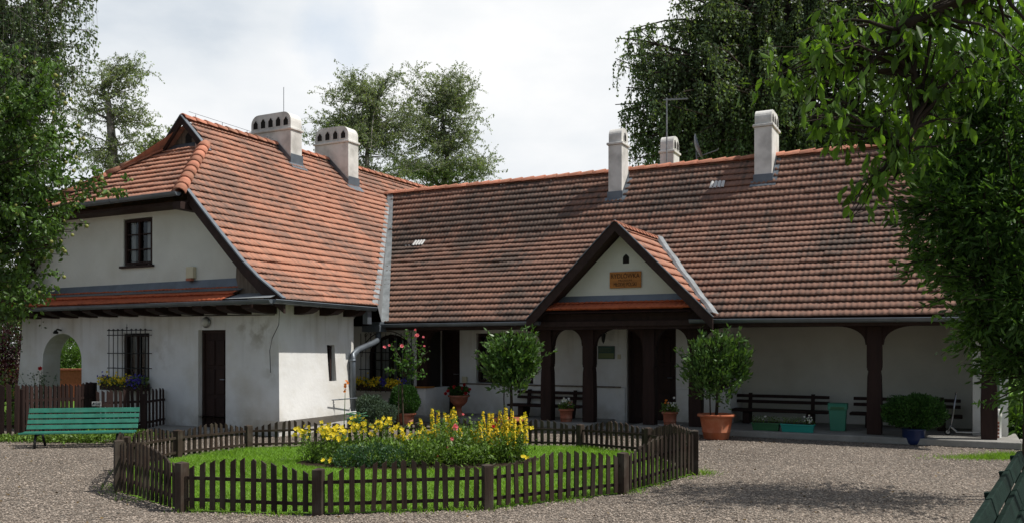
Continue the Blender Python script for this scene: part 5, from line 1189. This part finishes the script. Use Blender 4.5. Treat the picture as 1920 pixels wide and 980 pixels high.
# geranium urn
t = thing('geranium_urn', 'pedestal terracotta urn of red geraniums beside the narrow dark door', 'planter', hp(-4.55, .12, .12))
mb = MB(); mb.lathe([(.17, 0), (.17, .03), (.12, .05), (.07, .10), (.06, .18), (.08, .22), (.12, .24), (.19, .32), (.21, .42), (.25, .44), (.25, .47), (.22, .47), (.2, .44)], n=26); mb.build('urn', M['terra2'], t, True)
lv = Leaves(51); lv.add(*ball_leaves((0, 0, .54), (.24, .2, .14), 650, .055, .5, 4, .3)); lv.build('foliage', M['leaf_shrub'], t, .9)
for q in ((-.24, -.05, .56), (-.1, -.1, .66), (.08, -.08, .62), (.25, -.08, .60), (.12, .0, .70), (-.3, 0, .50), (.16, -.14, .52)):
    mb = MB(); rose(mb, (0, 0, 0), .045, rb); o = mb.build('blossom', M['red'], t); o.location = q
def smallpot(label, p, cols, seed, plate=False):
    t = thing('flower_pot', label, 'flower pot', p); mb = MB(); pot(mb, .115, .15, .27, .012, .05); mb.build('pot', M['terra2'], t, True)
    lv = Leaves(seed); lv.add(*ball_leaves((0, 0, .32), (.18, .16, .11), 420, .04, .6, seed, .2)); lv.build('foliage', M['leaf_bed'], t, .5)
    rs = random.Random(seed)
    for m, n, c, sp_ in cols:
        mb = MB()
        for k in range(n): blossom(mb, (c[0]+rs.gauss(0, sp_), c[1]+rs.gauss(0, .05), c[2]+rs.gauss(0, sp_*.7)), rs.uniform(.018, .03), 5, rnd=rs)
        mb.build('blossoms', M[m], t)
    if plate: MB().lathe([(.18, -.012), (.24, .012), (.22, .012), (.16, .002)], n=24).build('saucer', M['white'], t, True)
smallpot('small terracotta pot of white flowers between the two left porch posts', hp(-1.78, -.15, .12), [('wpetal', 16, (0, 0, .44), .06), ('pink', 5, (.08, 0, .38), .04)], 61)
smallpot('small terracotta pot of white and orange pansies on a saucer by the main door', hp(.44, -.10, .133), [('wpetal', 20, (.03, 0, .40), .08), ('orange', 5, (-.08, 0, .46), .04)], 62, True)
# window boxes
def flowerbox(label, p, rz, L, D, seed, split):
    t = thing('window_box', label, 'window box', p, rz); MB().box(-L/2, L/2, -D/2, D/2, 0, .15).build('box', M['dwood_h'], t, bevel=.01)
    lv = Leaves(seed); g = np.random.default_rng(seed); n = int(1500*L); C = np.stack([g.uniform(-L/2-.04, L/2+.04, n), g.normal(0, .07, n)-.03, .12+g.random(n)*.16-.14*g.random(n)*(g.random(n) < .4)], 1)
    lv.add(C, g.normal(0, 1, (n, 3)), .04*g.uniform(.6, 1.3, n)); lv.build('foliage', M['leaf_bed'], t, .5); rs = random.Random(seed)
    for (a, b, m, k, zc) in split:
        mb = MB()
        for _ in range(k): blossom(mb, (rs.uniform(a, b), -.10+rs.gauss(0, .05), zc+rs.gauss(0, .055)), rs.uniform(.020, .032), 5, rnd=rs)
        mb.build('blossoms', M[m], t)
flowerbox('window box of yellow and blue flowers below the barred gable-end window', hp(-9.95, VF-.14, .78), HROT, 1.30, .20, 71, [(-.68, .32, 'gold', 170, .20), (.22, .66, 'violet', 120, .20), (-.62, -.4, 'violet', 20, .26)])
flowerbox('long window box of yellow and violet flowers below the arched window', hp(-6.32, -.30, .66), HROT, 1.45, .20, 72, [(-.95, -.02, 'gold', 190, .22), (.02, .16, 'violet', 60, .22), (.14, .55, 'gold', 120, .20), (.5, .75, 'violet', 35, .22)])

# ================================================================ BENCHES, BIN, TROUGHS, SCOOTER
def dark_bench(label, p, L, rz=HROT):
    t = thing('wooden_bench', label, 'bench', p, rz, 'dark wooden benches along the porch wall')
    MB().box(-L/2, L/2, -.22, .18, .34, .415).build('seat', M['dwood'], t, bevel=.02)
    for z in (.60, .76): 
        m_ = MB(); Mx = Matrix.Translation((0, .27, z)) @ Matrix.Rotation(R(-8), 4, 'X'); m_.box(-L/2+.03, L/2-.03, -.02, .02, -.045, .045, Mx); m_.build('backrest_plank', M['dwood'], t, bevel=.008)
    for x in (-L*.32, L*.32):
        m_ = MB(); m_.bar((x, .22, .10), (x, .32, .84), .07, .05, (0, 1, 0)); m_.build('backrest_post', M['dwood'], t)
        m_ = MB(); m_.box(x-.07, x+.07, -.16, .16, 0, .34); m_.build('leg', M['dwood'], t, bevel=.02)
    t.scale = (1, 1, .72)
    return t
b0 = dark_bench('dark plank bench behind the left porch posts, under the wide window', hp(-2.55, .52, .12), 1.75)
dark_bench('dark plank bench between the orange-potted laurel and the green bin', hp(2.28, 1.30, .12), 1.95)
dark_bench('dark plank bench behind the round thuja at the far right of the porch', hp(4.62, 1.30, .12), 1.95)
t = thing('litter_bin', 'pale green plastic bin with a swing lid beside a dark bench', 'bin', hp(3.52, .42, .12), HROT+.05)
m_ = MB(); a, b = .13, .155; h = .50
m_.add([(-a, -a, 0), (a, -a, 0), (a, a, 0), (-a, a, 0), (-b, -b, h), (b, -b, h), (b, b, h), (-b, b, h)], [(3, 2, 1, 0), (0, 1, 5, 4), (1, 2, 6, 5), (2, 3, 7, 6), (3, 0, 4, 7), (4, 5, 6, 7)]); m_.build('body', M['binp'], t, bevel=.012)
m_ = MB(); m_.prism([(-.172, .47), (.172, .47), (.172, .55), (.13, .615), (-.13, .615), (-.172, .55)], lambda x, z: (-.172, x, z), lambda x, z: (.172, x, z)); m_.build('lid', M['binp'], t, bevel=.012)
MB().box(-.12, .12, -.178, -.173, .485, .54).build('flap', M['trgreen'], t); t.scale = (1, 1, .84)
def trough(label, p, L, m, fl, seed, flowers):
    t = thing('plant_trough', label, 'planter', p, HROT); m_ = MB(); a = L/2
    m_.add([(-a+.02, -.06, 0), (a-.02, -.06, 0), (a-.02, .06, 0), (-a+.02, .06, 0), (-a, -.085, .13), (a, -.085, .13), (a, .085, .13), (-a, .085, .13)], [(3, 2, 1, 0), (0, 1, 5, 4), (1, 2, 6, 5), (2, 3, 7, 6), (3, 0, 4, 7)])
    m_.box(-a-.01, a+.01, -.095, .095, .125, .15); m_.build('trough', M[m], t, bevel=.006)
    MB().box(-a+.02, a-.02, -.07, .07, .151, .156).build('soil', M['soil'], t)
    lv = Leaves(seed); g = np.random.default_rng(seed); n = fl; C = np.stack([g.uniform(-a, a, n), g.normal(0, .04, n), .15+g.random(n)*.10], 1); lv.add(C, g.normal(0, .5, (n, 3))+np.array([0, 0, .8]), .035*g.uniform(.6, 1.3, n)); lv.build('foliage', M['leaf_bed'], t, .4)
    rs = random.Random(seed); mb = MB()
    for (x, k) in flowers:
        for _ in range(k): blossom(mb, (x+rs.gauss(0, .05), rs.gauss(0, .04), .24+rs.gauss(0, .035)), .018, 5, rnd=rs)
    mb.build('blossoms', M['wpetal'], t)
trough('dull green plastic trough of seedlings before the bench', hp(2.32, -.18, .12), .50, 'trgreen', 260, 81, [(0, 5)])
trough('teal plastic trough with small white flowers at its right end', hp(2.90, -.24, .12), .58, 'teal', 260, 82, [(.16, 22)])
t = thing('kick_scooter', 'small folding kick scooter with an upright chrome handlebar leaning by the right porch wall', 'scooter', hp(5.36, .40, .12), HROT)
def wheel(mb, c, r): 
    mb.tube([Vector(c)+Vector((r*math.cos(a_), 0, r*math.sin(a_))) for a_ in np.linspace(0, 2*math.pi, 17)], .014, 6, False)
for c in ((0, 0, .06), (.62, 0, .06)):
    m_ = MB(); wheel(m_, c, .045); w_ = m_.build('wheel', M['rubber'], t, True); m_ = MB(); m_.tube([(c[0], -.012, c[2]), (c[0], .012, c[2])], .034, 10); m_.build('rim', M['chrome'], w_)
m_ = MB(); m_.tube([(0, -.02, .06), (.035, -.02, .16), (.05, 0, .20)], .010, 6); m_.tube([(.05, 0, .16), (.09, 0, .45), (.13, 0, .76)], [.017, .016, .012], 8); m_.build('steering_tube', M['chrome'], t, True)
m_ = MB(); m_.tube([(.125, -.12, .74), (.13, 0, .765), (.125, .12, .74)], .013, 7); m_.build('handlebar', M['rubber'], t, True)
m_ = MB(); m_.box(.12, .56, -.045, .045, .055, .075); m_.bar((.05, 0, .15), (.14, 0, .07), .03, .03); m_.box(.56, .70, -.03, .03, .10, .112); m_.build('deck', M['chrome'], t, bevel=.004)
# green park bench by the garden fence
def slat_bench(name, label, p, rz, L, m, legm, dims, group=None):
    t = thing(name, label, 'bench', p, rz)
    for (y, z, w, tilt) in dims:
        m_ = MB(); Mx = Matrix.Translation((0, y, z)) @ Matrix.Rotation(R(tilt), 4, 'X'); m_.box(-L/2, L/2, -w/2, w/2, -.014, .014, Mx); m_.build('seat_slat' if abs(tilt) < 30 else 'backrest_slat', M[m], t, bevel=.004)
    for x in (-L*.36, L*.36):
        m_ = MB(); ys = [d[0] for d in dims]; y0 = min(ys); y1 = max(ys); z1 = max(d[1] for d in dims); zs = min(d[1] for d in dims)
        m_.tube([(x, y0-.03, 0), (x, y0-.01, zs*.5), (x, y0+.02, zs-.03), (x, y1*.6, zs-.02), (x, y1-.06, zs+.08), (x, y1+.03, z1)], .022, 6)
        m_.tube([(x, y1*.4, zs-.04), (x, y1+.02, 0)], .022, 6); m_.build('leg', M[legm], t, True)
    return t
SB = [(-.24, .25, .085, -6), (-.135, .245, .085, -3), (-.03, .25, .085, 3), (.09, .325, .075, 68), (.125, .415, .07, 70), (.16, .505, .07, 72), (.195, .60, .08, 74)]
slat_bench('park_bench', 'bright green slatted park bench standing before the brown garden fence', at(152, 836, 14.75).xy.to_3d(), R(9), 1.78, 'gpaint', 'iron', SB)
# ================================================================ GARDEN FENCE WITH GATE
def pfence(mb, a, b, n, h0, h1, w=.03, rr=rf):
    a = Vector(a); b = Vector(b); t = (b-a).normalized(); L = (b-a).length; nr = Vector((t.y, -t.x, 0))
    for k in range(n):
        s = L*(k+.5)/n; h = h0+(h1-h0)*(k+.5)/n+rr.uniform(-.02, .02); c = a+t*s; ln = rr.gauss(0, .006)
        mb.prism([(-w, .04), (w, .04), (w, h-.035), (-w, h+.01)], lambda x, z: c+t*(x+ln*z*2)+nr*.012+Vector((0, 0, z)), lambda x, z: c+t*(x+ln*z*2)-nr*.012+Vector((0, 0, z)))
def fence_thing(name, label, cat, segs, posts, rails=(.25, .72)):
    o0 = Vector(segs[0][0]); t = thing(name, label, cat, o0)
    for (a, b, n, h0, h1, w) in segs:
        mb = MB(); pfence(mb, Vector(a)-o0, Vector(b)-o0, n, h0, h1, w); p = mb.build('picket_panel', M['fence2'], t)
        for z in rails: MB().bar(Vector(a)-o0+Vector((0, .03, z*h0)), Vector(b)-o0+Vector((0, .03, z*h1)), .03, .045).build('rail', M['fence2'], p)
    for (q, h, w) in posts:
        q = Vector(q)-o0; MB().box(q.x-w, q.x+w, q.y-w, q.y+w, -.05, h).build('fence_post', M['fence2'], t, bevel=.006)
    return t
A0 = gnd(-60, 826); A1 = gnd(38, 824); A2 = gnd(153, 811); A3 = gnd(176, 803)
fence_thing('garden_fence', 'brown picket garden fence behind the green park bench', 'fence', [(A0, A1, 7, 1.0, 1.0, .038), (A1, A2, 14, .98, .95, .032), (A2, A3, 9, .95, .96, .03)], [(A1+Vector((0, .05, 0)), .92, .04), (A3, .95, .045)])
G0 = gnd(181, 817); G1 = gnd(270, 813); G2 = gnd(328, 799)
gt = fence_thing('garden_gate', 'brown picket gate with a diagonal brace, closing the garden beside the doorstep', 'gate', [(G0, G1, 11, .86, .88, .028)], [])
MB().bar(Vector((.15, -.03, .62)), G1-G0+Vector((-.05, -.03, .12)), .03, .07).build('brace', M['fence2'], gt)
fence_thing('garden_fence', 'short run of brown pickets between the gate and the doorstep', 'fence', [(G1, G2, 9, .86, .84, .028)], [(G1, .78, .05), (G2, .76, .03)])
sgn = thing('warning_sign', 'small white beware-of-the-dog sign with a black dog figure fixed on the garden gate', 'sign', at(181, 756, G0.y-.06), R(3))
sb1 = MB().box(-.085, .085, -.004, .004, -.042, .042).build('plate', M['white'], sgn)
text('UWAGA', .034, (.028, -.006, .016), sb1, M['black'], sx=.85); text('ZŁY PIES', .034, (.028, -.006, -.018), sb1, M['black'], sx=.72)
dg = MB(); 
for poly in ([(-.075, -.03), (-.068, -.03), (-.064, -.005), (-.05, -.008), (-.047, -.03), (-.040, -.03), (-.038, .0), (-.035, .012), (-.045, .022), (-.055, .028), (-.060, .014), (-.072, .004)],):
    dg.prism(poly, lambda a, b: (a, -.0065, b), lambda a, b: (a, -.0042, b))
dg.build('dog_figure', M['black'], sgn)
# weeds under the bench and fence
g = np.random.default_rng(5); lv = Leaves(91)
for (px, py, rx, ry, n, h) in ((60, 826, .9, .12, 2200, .10), (150, 828, .8, .12, 2600, .12), (215, 820, .5, .12, 1400, .12), (20, 800, 1.2, .3, 2500, .2)):
    q = gnd(px, py); C = np.stack([q.x+g.normal(0, rx*.6, n), q.y+g.normal(0, ry, n), g.random(n)*h], 1); lv.add(C, g.normal(0, .6, (n, 3))+np.array([0, 0, .6]), .06*g.uniform(.5, 1.3, n))
o = lv.build('weeds', M['leaf_bed'], None, .5); tag(o, kind='stuff')
# rose shrub behind the garden fence
t = thing('rose_shrub', 'thin pale rose shrub with one red bloom rising behind the garden fence', 'shrub', hp(-12.0, -4.9)); lv = Leaves(93); sm = MB(); g = np.random.default_rng(4)
for k in range(16):
    e = Vector((rb.gauss(0, .35), rb.gauss(0, .15), rb.uniform(.6, 1.2))); sm.tube([(0, 0, 0), e*.5+Vector((0, 0, .1)), e], [.008, .006, .003], 4, False); C = np.array(e)*(.5+.5*g.random((26, 1)))+g.normal(0, .05, (26, 3)); lv.add(C, g.normal(0, 1, (26, 3)), .05*g.uniform(.6, 1.3, 26))
sm.build('stems', M['gstem'], t); lv.build('leaves', M['leaf_juniper'], t, .6); mb = MB(); rose(mb, (0, 0, 0), .05, rb); o = mb.build('blossom', M['red'], t); o.location = (0.05, -.1, 1.22)
# hose, tulip-like lily by the downpipe
t = thing('garden_hose', 'coiled dark green garden hose heaped by the downpipe foot', 'hose', hp(-5.45, -2.45)); mb = MB(); pts = []
for k in range(150):
    a = k*.42; rr = .15+.05*math.sin(k*.31); pts.append((rr*math.cos(a)+.03*math.sin(k*.13), rr*math.sin(a)*.6, .05+.0016*k+.06*abs(math.sin(a*.5+k*.05))))
mb.tube(pts, .012, 5); mb.build('coil', M['trgreen'], t, True)['label'] = 'looped green hose'
t = thing('lily', 'slender orange lily before the slit window wall', 'flower', hp(-5.55, -2.75)); sm = MB(); sm.tube([(0, 0, 0), (.02, 0, .5), (.03, 0, .92)], [.01, .008, .005], 5); sm.build('stem', M['gstem'], t); bl = MB()
for k in range(7): blossom(bl, (.03+rb.gauss(0, .02), 0, .78+k*.035), .035, 5, rnd=rb)
bl.build('blossoms', M['orange'], t)
# dark slatted bench in the right foreground, seen from behind
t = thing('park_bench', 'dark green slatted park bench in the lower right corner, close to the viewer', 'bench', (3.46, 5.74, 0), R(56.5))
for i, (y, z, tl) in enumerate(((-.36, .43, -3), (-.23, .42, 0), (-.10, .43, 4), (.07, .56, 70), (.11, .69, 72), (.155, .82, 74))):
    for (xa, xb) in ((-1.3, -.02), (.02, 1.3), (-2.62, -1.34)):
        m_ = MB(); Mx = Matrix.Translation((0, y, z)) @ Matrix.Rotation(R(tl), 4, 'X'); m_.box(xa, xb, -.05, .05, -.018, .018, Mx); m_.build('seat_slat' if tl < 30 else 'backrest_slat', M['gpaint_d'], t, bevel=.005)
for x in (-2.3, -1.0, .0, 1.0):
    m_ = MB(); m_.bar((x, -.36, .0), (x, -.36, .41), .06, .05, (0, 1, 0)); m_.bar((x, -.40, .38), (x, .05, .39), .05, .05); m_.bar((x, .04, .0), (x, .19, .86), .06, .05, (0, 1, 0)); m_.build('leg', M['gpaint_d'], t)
# ================================================================ TREES
def T(px, py, Y): return at(px, py, Y)
# twin birches behind the roof
tree('birch_tree', 'airy birch behind the roof, the left of the middle pair', 'tree', [Vector((T(690, 300, 40).x, 40, 0)), T(690, 380, 40), T(688, 290, 40), T(700, 200, 40)], .22,
     [(T(640, 235, 40), (1.5, 1.6, 1.5), 20), (T(700, 190, 40), (1.5, 1.6, 1.2), 20), (T(745, 240, 40.5), (1.4, 1.5, 1.6), 18), (T(620, 300, 40), (1.3, 1.6, 1.2), 14), (T(680, 300, 40), (2.0, 1.5, 1.2), 22), (T(760, 310, 40), (1.6, 1.5, 1.2), 18), (T(660, 165, 40), (.7, .8, .5), 6), (T(712, 150, 40), (.5, .8, .5), 5), (T(690, 240, 40), (1.6, 1.2, 1.4), 16)],
     0, 13, (.4, 1.2), .034, .095, 'leaf_pale', 'birchbark', .5, 101, lift=.05, limb_r=.045, twig_r=.008, group='birches behind the house')
tree('birch_tree', 'airy birch behind the roof, the right of the middle pair with drooping tips', 'tree', [Vector((T(835, 300, 42).x, 42, 0)), T(830, 380, 42), T(838, 290, 42), T(828, 200, 42)], .22,
     [(T(835, 185, 42), (1.5, 1.5, 1.2), 20), (T(880, 230, 42), (1.2, 1.5, 1.4), 15), (T(790, 220, 42), (1.2, 1.5, 1.3), 16), (T(890, 290, 42), (1.6, 1.6, 1.1), 18), (T(925, 325, 42), (.8, 1.0, .6), 8), (T(820, 300, 42), (2.0, 1.6, 1.2), 20), (T(780, 300, 42), (1.4, 1.5, 1.4), 16), (T(850, 150, 42), (.9, .9, .5), 7), (T(835, 250, 42), (1.6, 1.2, 1.4), 16), (T(840, 325, 41), (1.9, 1.2, .6), 16)],
     0, 13, (.4, 1.2), .034, .095, 'leaf_pale', 'birchbark', .5, 102, lift=.05, limb_r=.045, twig_r=.008, group='birches behind the house')
# huge weeping birch on the right
tree('weeping_birch', 'huge dark weeping birch towering over the right half of the roof', 'tree', [Vector((T(1500, 300, 33).x, 33, 0)), T(1495, 330, 33), T(1480, 160, 33), T(1470, 0, 33), T(1480, -160, 33)], .42,
     [(T(1235, 130, 32), (1.5, 2.2, 1.6), 20), (T(1215, 240, 32), (1.0, 1.8, 1.2), 16), (T(1180, 120, 32), (.4, 1.4, 1.2), 7), (T(1250, 280, 32), (1.5, 1.6, .7), 12), (T(1340, 280, 33), (1.8, 1.6, .7), 14), (T(1450, 290, 33), (2, 1.6, .7), 14), (T(1290, 60, 32), (1.9, 2.4, 1.6), 24), (T(1330, 190, 32), (2.2, 2.2, 1.7), 26), (T(1400, 40, 33), (2.4, 2.6, 2.0), 30), (T(1430, 200, 33), (2.2, 2.4, 1.8), 24), (T(1390, -70, 33), (2.6, 2.6, 1.6), 18), (T(1540, 60, 33), (2.6, 2.6, 2.2), 32), (T(1560, 200, 34), (2.2, 2.4, 1.6), 24), (T(1680, 60, 33), (2.6, 2.6, 2.4), 30), (T(1690, 210, 34), (2.4, 2.4, 1.6), 22), (T(1810, 60, 33), (2.2, 2.4, 2.4), 18), (T(1560, 280, 32), (1.8, 1.6, .8), 14), (T(1660, 290, 32), (1.8, 1.6, .8), 12), (T(1270, 110, 32), (2.2, 2, 2.2), 20), (T(1260, 240, 32), (1.8, 2, 1.4), 16), (T(1370, 120, 32), (2.0, 2, 2.0), 18), (T(1470, 90, 32), (2.0, 2, 2.0), 16)],
     1, 21, (.45, 1.5), .042, .125, 'leaf_bdark', 'bark', .62, 103, lift=.18, limb_r=.11, twig_r=.010)
# birch at the left behind the house
tree('birch_tree', 'slim white-trunked birch with a lopped top rising behind the apple boughs', 'tree', [Vector((T(213, 300, 30).x, 30, 0)), T(215, 330, 30), T(208, 240, 30), T(203, 190, 30), T(190, 168, 30)], .22,
     [(T(222, 135, 30), (.8, .8, .5), 11), (T(253, 165, 30), (.45, .6, .7), 8), (T(170, 225, 30), (.7, .8, .5), 9), (T(245, 240, 30), (.65, .8, .8), 11), (T(175, 300, 30), (.9, .9, .7), 11), (T(245, 310, 30), (.6, .6, .6), 8), (T(165, 175, 30), (.45, .5, .25), 4)],
     0, 12, (.35, .9), .032, .080, 'leaf_pale', 'birchbark', .55, 104, lift=.15, limb_r=.05, twig_r=.006)
tree('garden_tree', 'small round tree peeping over the hip of the roof at the left', 'tree', [Vector((T(300, 300, 34).x, 34, 0)), T(300, 360, 34), T(305, 280, 34)], .16, [(T(310, 275, 34), (.9, .9, .45), 10), (T(275, 300, 34), (.8, .9, .5), 8)], 0, 8, (.4, .8), .05, .10, 'leaf_pale', 'bark', .6, 105)
# big weeping birch top left
tree('weeping_birch', 'large birch trailing long leafy strands from the top left corner', 'tree', [Vector((-14.5, 20, 0)), Vector((-14.3, 20, 5)), Vector((-14.0, 20, 9)), Vector((-13.6, 20, 12))], .32,
     [(T(20, 40, 19), (1.3, 1.6, 1.6), 22), (T(60, 190, 19), (1.1, 1.4, 1.6), 20), (T(90, 110, 19), (.45, 1, .9), 12), (T(120, -40, 19), (.8, 1, .4), 9), (T(180, -5, 19), (.25, .6, .1), 3), (T(30, 330, 19), (1.1, 1.4, 1.6), 18), (T(80, 240, 19), (.45, .9, .9), 10), (T(20, 470, 19.5), (.9, 1.2, 1.2), 16), (T(50, 300, 19), (.7, 1, 1.6), 16), (T(60, 60, 19), (.8, 1, .8), 14)],
     1, 16, (.6, 1.7), .032, .075, 'leaf_bdark', 'birchbark', .6, 106, lift=.25, limb_r=.05, twig_r=.005, spread=.2)
# apple tree boughs, left foreground
tree('apple_tree', 'apple tree reaching in from the left edge with small green apples among its leaves', 'tree', [Vector((-9.2, 10.5, 0)), Vector((-8.9, 10.4, 1.6)), Vector((-8.2, 10.3, 2.6)), Vector((-7.2, 10.2, 3.4))], .15,
     [(T(20, 190, 10.2), (.45, .6, .38), 13), (T(75, 160, 10.2), (.36, .5, .30), 9), (T(60, 300, 10.2), (.5, .6, .45), 18), (T(120, 240, 10.2), (.32, .4, .36), 10), (T(40, 400, 10.2), (.45, .6, .45), 14), (T(140, 350, 10.2), (.36, .4, .36), 9), (T(205, 350, 10.1), (.22, .3, .12), 5), (T(100, 450, 10.2), (.34, .4, .36), 10), (T(30, 540, 10.2), (.28, .5, .45), 10), (T(145, 430, 10.2), (.14, .3, .2), 3), (T(-60, 300, 10.2), (.6, .6, 1.2), 10), (T(20, 260, 10.4), (.5, .5, .5), 14), (T(70, 380, 10.3), (.45, .5, .5), 14), (T(60, 500, 10.3), (.36, .4, .5), 12), (T(100, 560, 10.2), (.16, .3, .18), 5), (T(20, 580, 10.3), (.25, .3, .25), 7)],
     0, 10, (.10, .32), .0125, .064, 'leaf_apple', 'bark', .62, 107, fold=True, lift=.12, limb_r=.022, twig_r=.003, fruit=.9)
# broad-leaved boughs reaching in from the right
tree('walnut_tree', 'broad-leaved boughs hanging from the top right with large drooping leaves', 'tree', [Vector((6.6, 4.6, 0)), Vector((6.2, 4.9, 2.4)), Vector((5.6, 5.2, 3.6)), Vector((4.6, 5.4, 4.2)), Vector((3.2, 5.5, 4.05)), Vector((2.5, 5.6, 3.75)), T(1725, 170, 5.8), T(1700, 290, 5.75)], .085,
     [(T(1475, 150, 5.7), (.16, .2, .12), 6), (T(1540, 130, 5.7), (.24, .3, .20), 9), (T(1510, 230, 5.6), (.12, .2, .06), 4), (T(1590, 230, 5.7), (.2, .3, .15), 8), (T(1640, 330, 5.7), (.14, .2, .12), 5), (T(1600, 400, 5.7), (.06, .1, .06), 3), (T(1680, 120, 5.8), (.34, .4, .30), 14), (T(1700, 20, 5.8), (.4, .4, .22), 12), (T(1800, 80, 5.8), (.4, .5, .34), 18), (T(1890, 60, 5.9), (.3, .5, .4), 12), (T(1740, 230, 5.9), (.28, .3, .2), 9)],
     0, 4, (.08, .24), .034, .100, 'leaf_walnut', 'bark', .44, 108, fold=True, lift=.22, limb_r=.028, twig_r=.003, droop=1.5, near=True)
# tall dark shrub along the right edge
def shrub(name, label, base, blobs, leaf, m, aspect, seed, up=.2, fold=False, shell=.25, cat='shrub', stem=6):
    base = Vector((base[0], base[1], 0)); t = thing(name, label, cat, base); lv = Leaves(seed); st = MB(); rs = random.Random(seed); g = np.random.default_rng(seed)
    for i, (c, r, n) in enumerate(blobs):
        c = Vector(c)-base; C, T_, S = ball_leaves(tuple(c), r if hasattr(r, '__len__') else (r, r, r), n, leaf, up, seed+i, shell, lump=.28); lv.add(C, T_, S)
        st.tube([(rs.gauss(0, .15), rs.gauss(0, .15), 0), c*.5, c], [.03, .022, .012], 5, False)
        for k in range(stem):
            d = Vector((rs.gauss(0, 1), rs.gauss(0, 1), rs.gauss(.2, .6))).normalized(); rr = r if not hasattr(r, '__len__') else r[0]; b = c+d*rr*.6; e = c+d*rr*rs.uniform(1.1, 1.5); st.tube([c, b, e], [.010, .007, .003], 4, False)
            n2 = 22; f = g.random((n2, 1)); lv.add(np.array(b)*(1-f)+np.array(e)*f+g.normal(0, leaf*.3, (n2, 3)), np.array(d)+g.normal(0, .7, (n2, 3)), leaf*g.uniform(.6, 1.2, n2))
    st.build('stems', M['bark'], t); lv.build('foliage', M[m], t, aspect, fold, jitter=.7); return t
bl = []
for (px, py, Y, r, n) in ((1830, 180, 7.2, .42, 1500), (1790, 300, 7.2, .42, 1500), (1880, 250, 7, .5, 1700), (1760, 380, 7.2, .36, 1100), (1840, 400, 7, .48, 1700), (1910, 400, 6.8, .5, 1500), (1790, 480, 7.2, .34, 1000), (1860, 520, 7, .42, 1500), (1930, 560, 6.8, .45, 1400), (1850, 610, 7.1, .26, 700), (1900, 660, 7, .24, 600), (1880, 120, 7, .5, 1500), (1960, 300, 7, .6, 1500), (1960, 700, 7, .4, 900)):
    bl.append((T(px, py, Y), r, n))
shrub('tall_shrub', 'tall dense dark-leaved shrub filling the right edge of the view', (5.6, 7.6), bl, .080, 'leaf_shrub', .30, 121, .1, True, .15, stem=14)
bl = [(T(1890, 130, 9.5), 1.0, 2500), (T(1850, 330, 9.5), .75, 2000), (T(1930, 420, 9.5), .9, 2500), (T(1900, 560, 9.5), .7, 1500)]
shrub('tall_shrub', 'second dark shrub standing behind the one at the right edge', (5.9, 9.6), bl, .10, 'leaf_shrub', .4, 131, .1, False, .2)
# background greenery
shrub('purple_shrub', 'dark purple-leaved shrub beyond the left corner of the house', (T(25, 700, 22).x, 22), [(T(22, 640, 22), .45, 2600), (T(15, 700, 22), .5, 2600), (T(-20, 660, 22), .6, 2000)], .06, 'leaf_purple', .6, 141)
shrub('green_shrub', 'leafy green shrub glimpsed low through the garden fence at the far left', (T(10, 760, 20).x, 20), [(T(5, 760, 20), .55, 2400), (T(-60, 720, 20), .9, 3000), (T(10, 600, 24), 1.0, 4000), (T(-30, 560, 24), 1.1, 4000), (T(45, 590, 25), .6, 1800)], .06, 'leaf_bed', .6, 142)
shrub('green_shrub', 'sunlit green bushes seen through the arched passage', (T(135, 650, 30).x, 30), [(T(130, 640, 30), .9, 5000), (T(150, 672, 29), .5, 2600), (T(118, 675, 29), .4, 1800), (T(160, 600, 31), 1.0, 4000)], .07, 'leaf_apple', .6, 143, .4)
shrub('green_shrub', 'bright leafy bush at the right end of the porch', (T(1890, 790, 16).x, 16.0), [(T(1892, 785, 16), .28, 1600), (T(1930, 800, 16), .4, 2200), (T(1905, 760, 16.3), .22, 900)], .07, 'leaf_apple', .6, 144, .4)
wl = thing('brick_wall', 'low red brick garden wall seen through the arched passage', 'wall', (T(135, 720, 27).x, 27, 0))
MB().box(-2.2, 2.2, -.12, .12, 0, .95).build('wall', M['brick'], wl, bevel=.01); MB().box(-2.25, 2.25, -.16, .16, .952, 1.0).build('coping', M['brick'], wl)
# far trees closing the view on both sides
for i, (x, y, h, r, lb) in enumerate(((-34, 52, 9, 4.5, 'far green tree left of the farmhouse, leftmost of three'), (-27, 56, 8, 4, 'far green tree left of the farmhouse, middle of three'), (-21, 50, 7, 3.5, 'far green tree just behind the left corner of the farmhouse'), (30, 44, 9, 4.5, 'far green tree behind the right-hand end of the farmhouse'))):
    tree('garden_tree', lb, 'tree', [Vector((x, y, 0)), Vector((x, y, h*.5)), Vector((x, y, h*.85))], .3, [(Vector((x, y, h*.62)), (r, r, h*.36), 46), (Vector((x, y, h*.3)), (r, r, h*.25), 22)], 0, 10, (.7, 1.6), .09, .22, 'leaf_birch', 'bark', .6, 150+i, twig_r=.012, group='far trees closing the view')
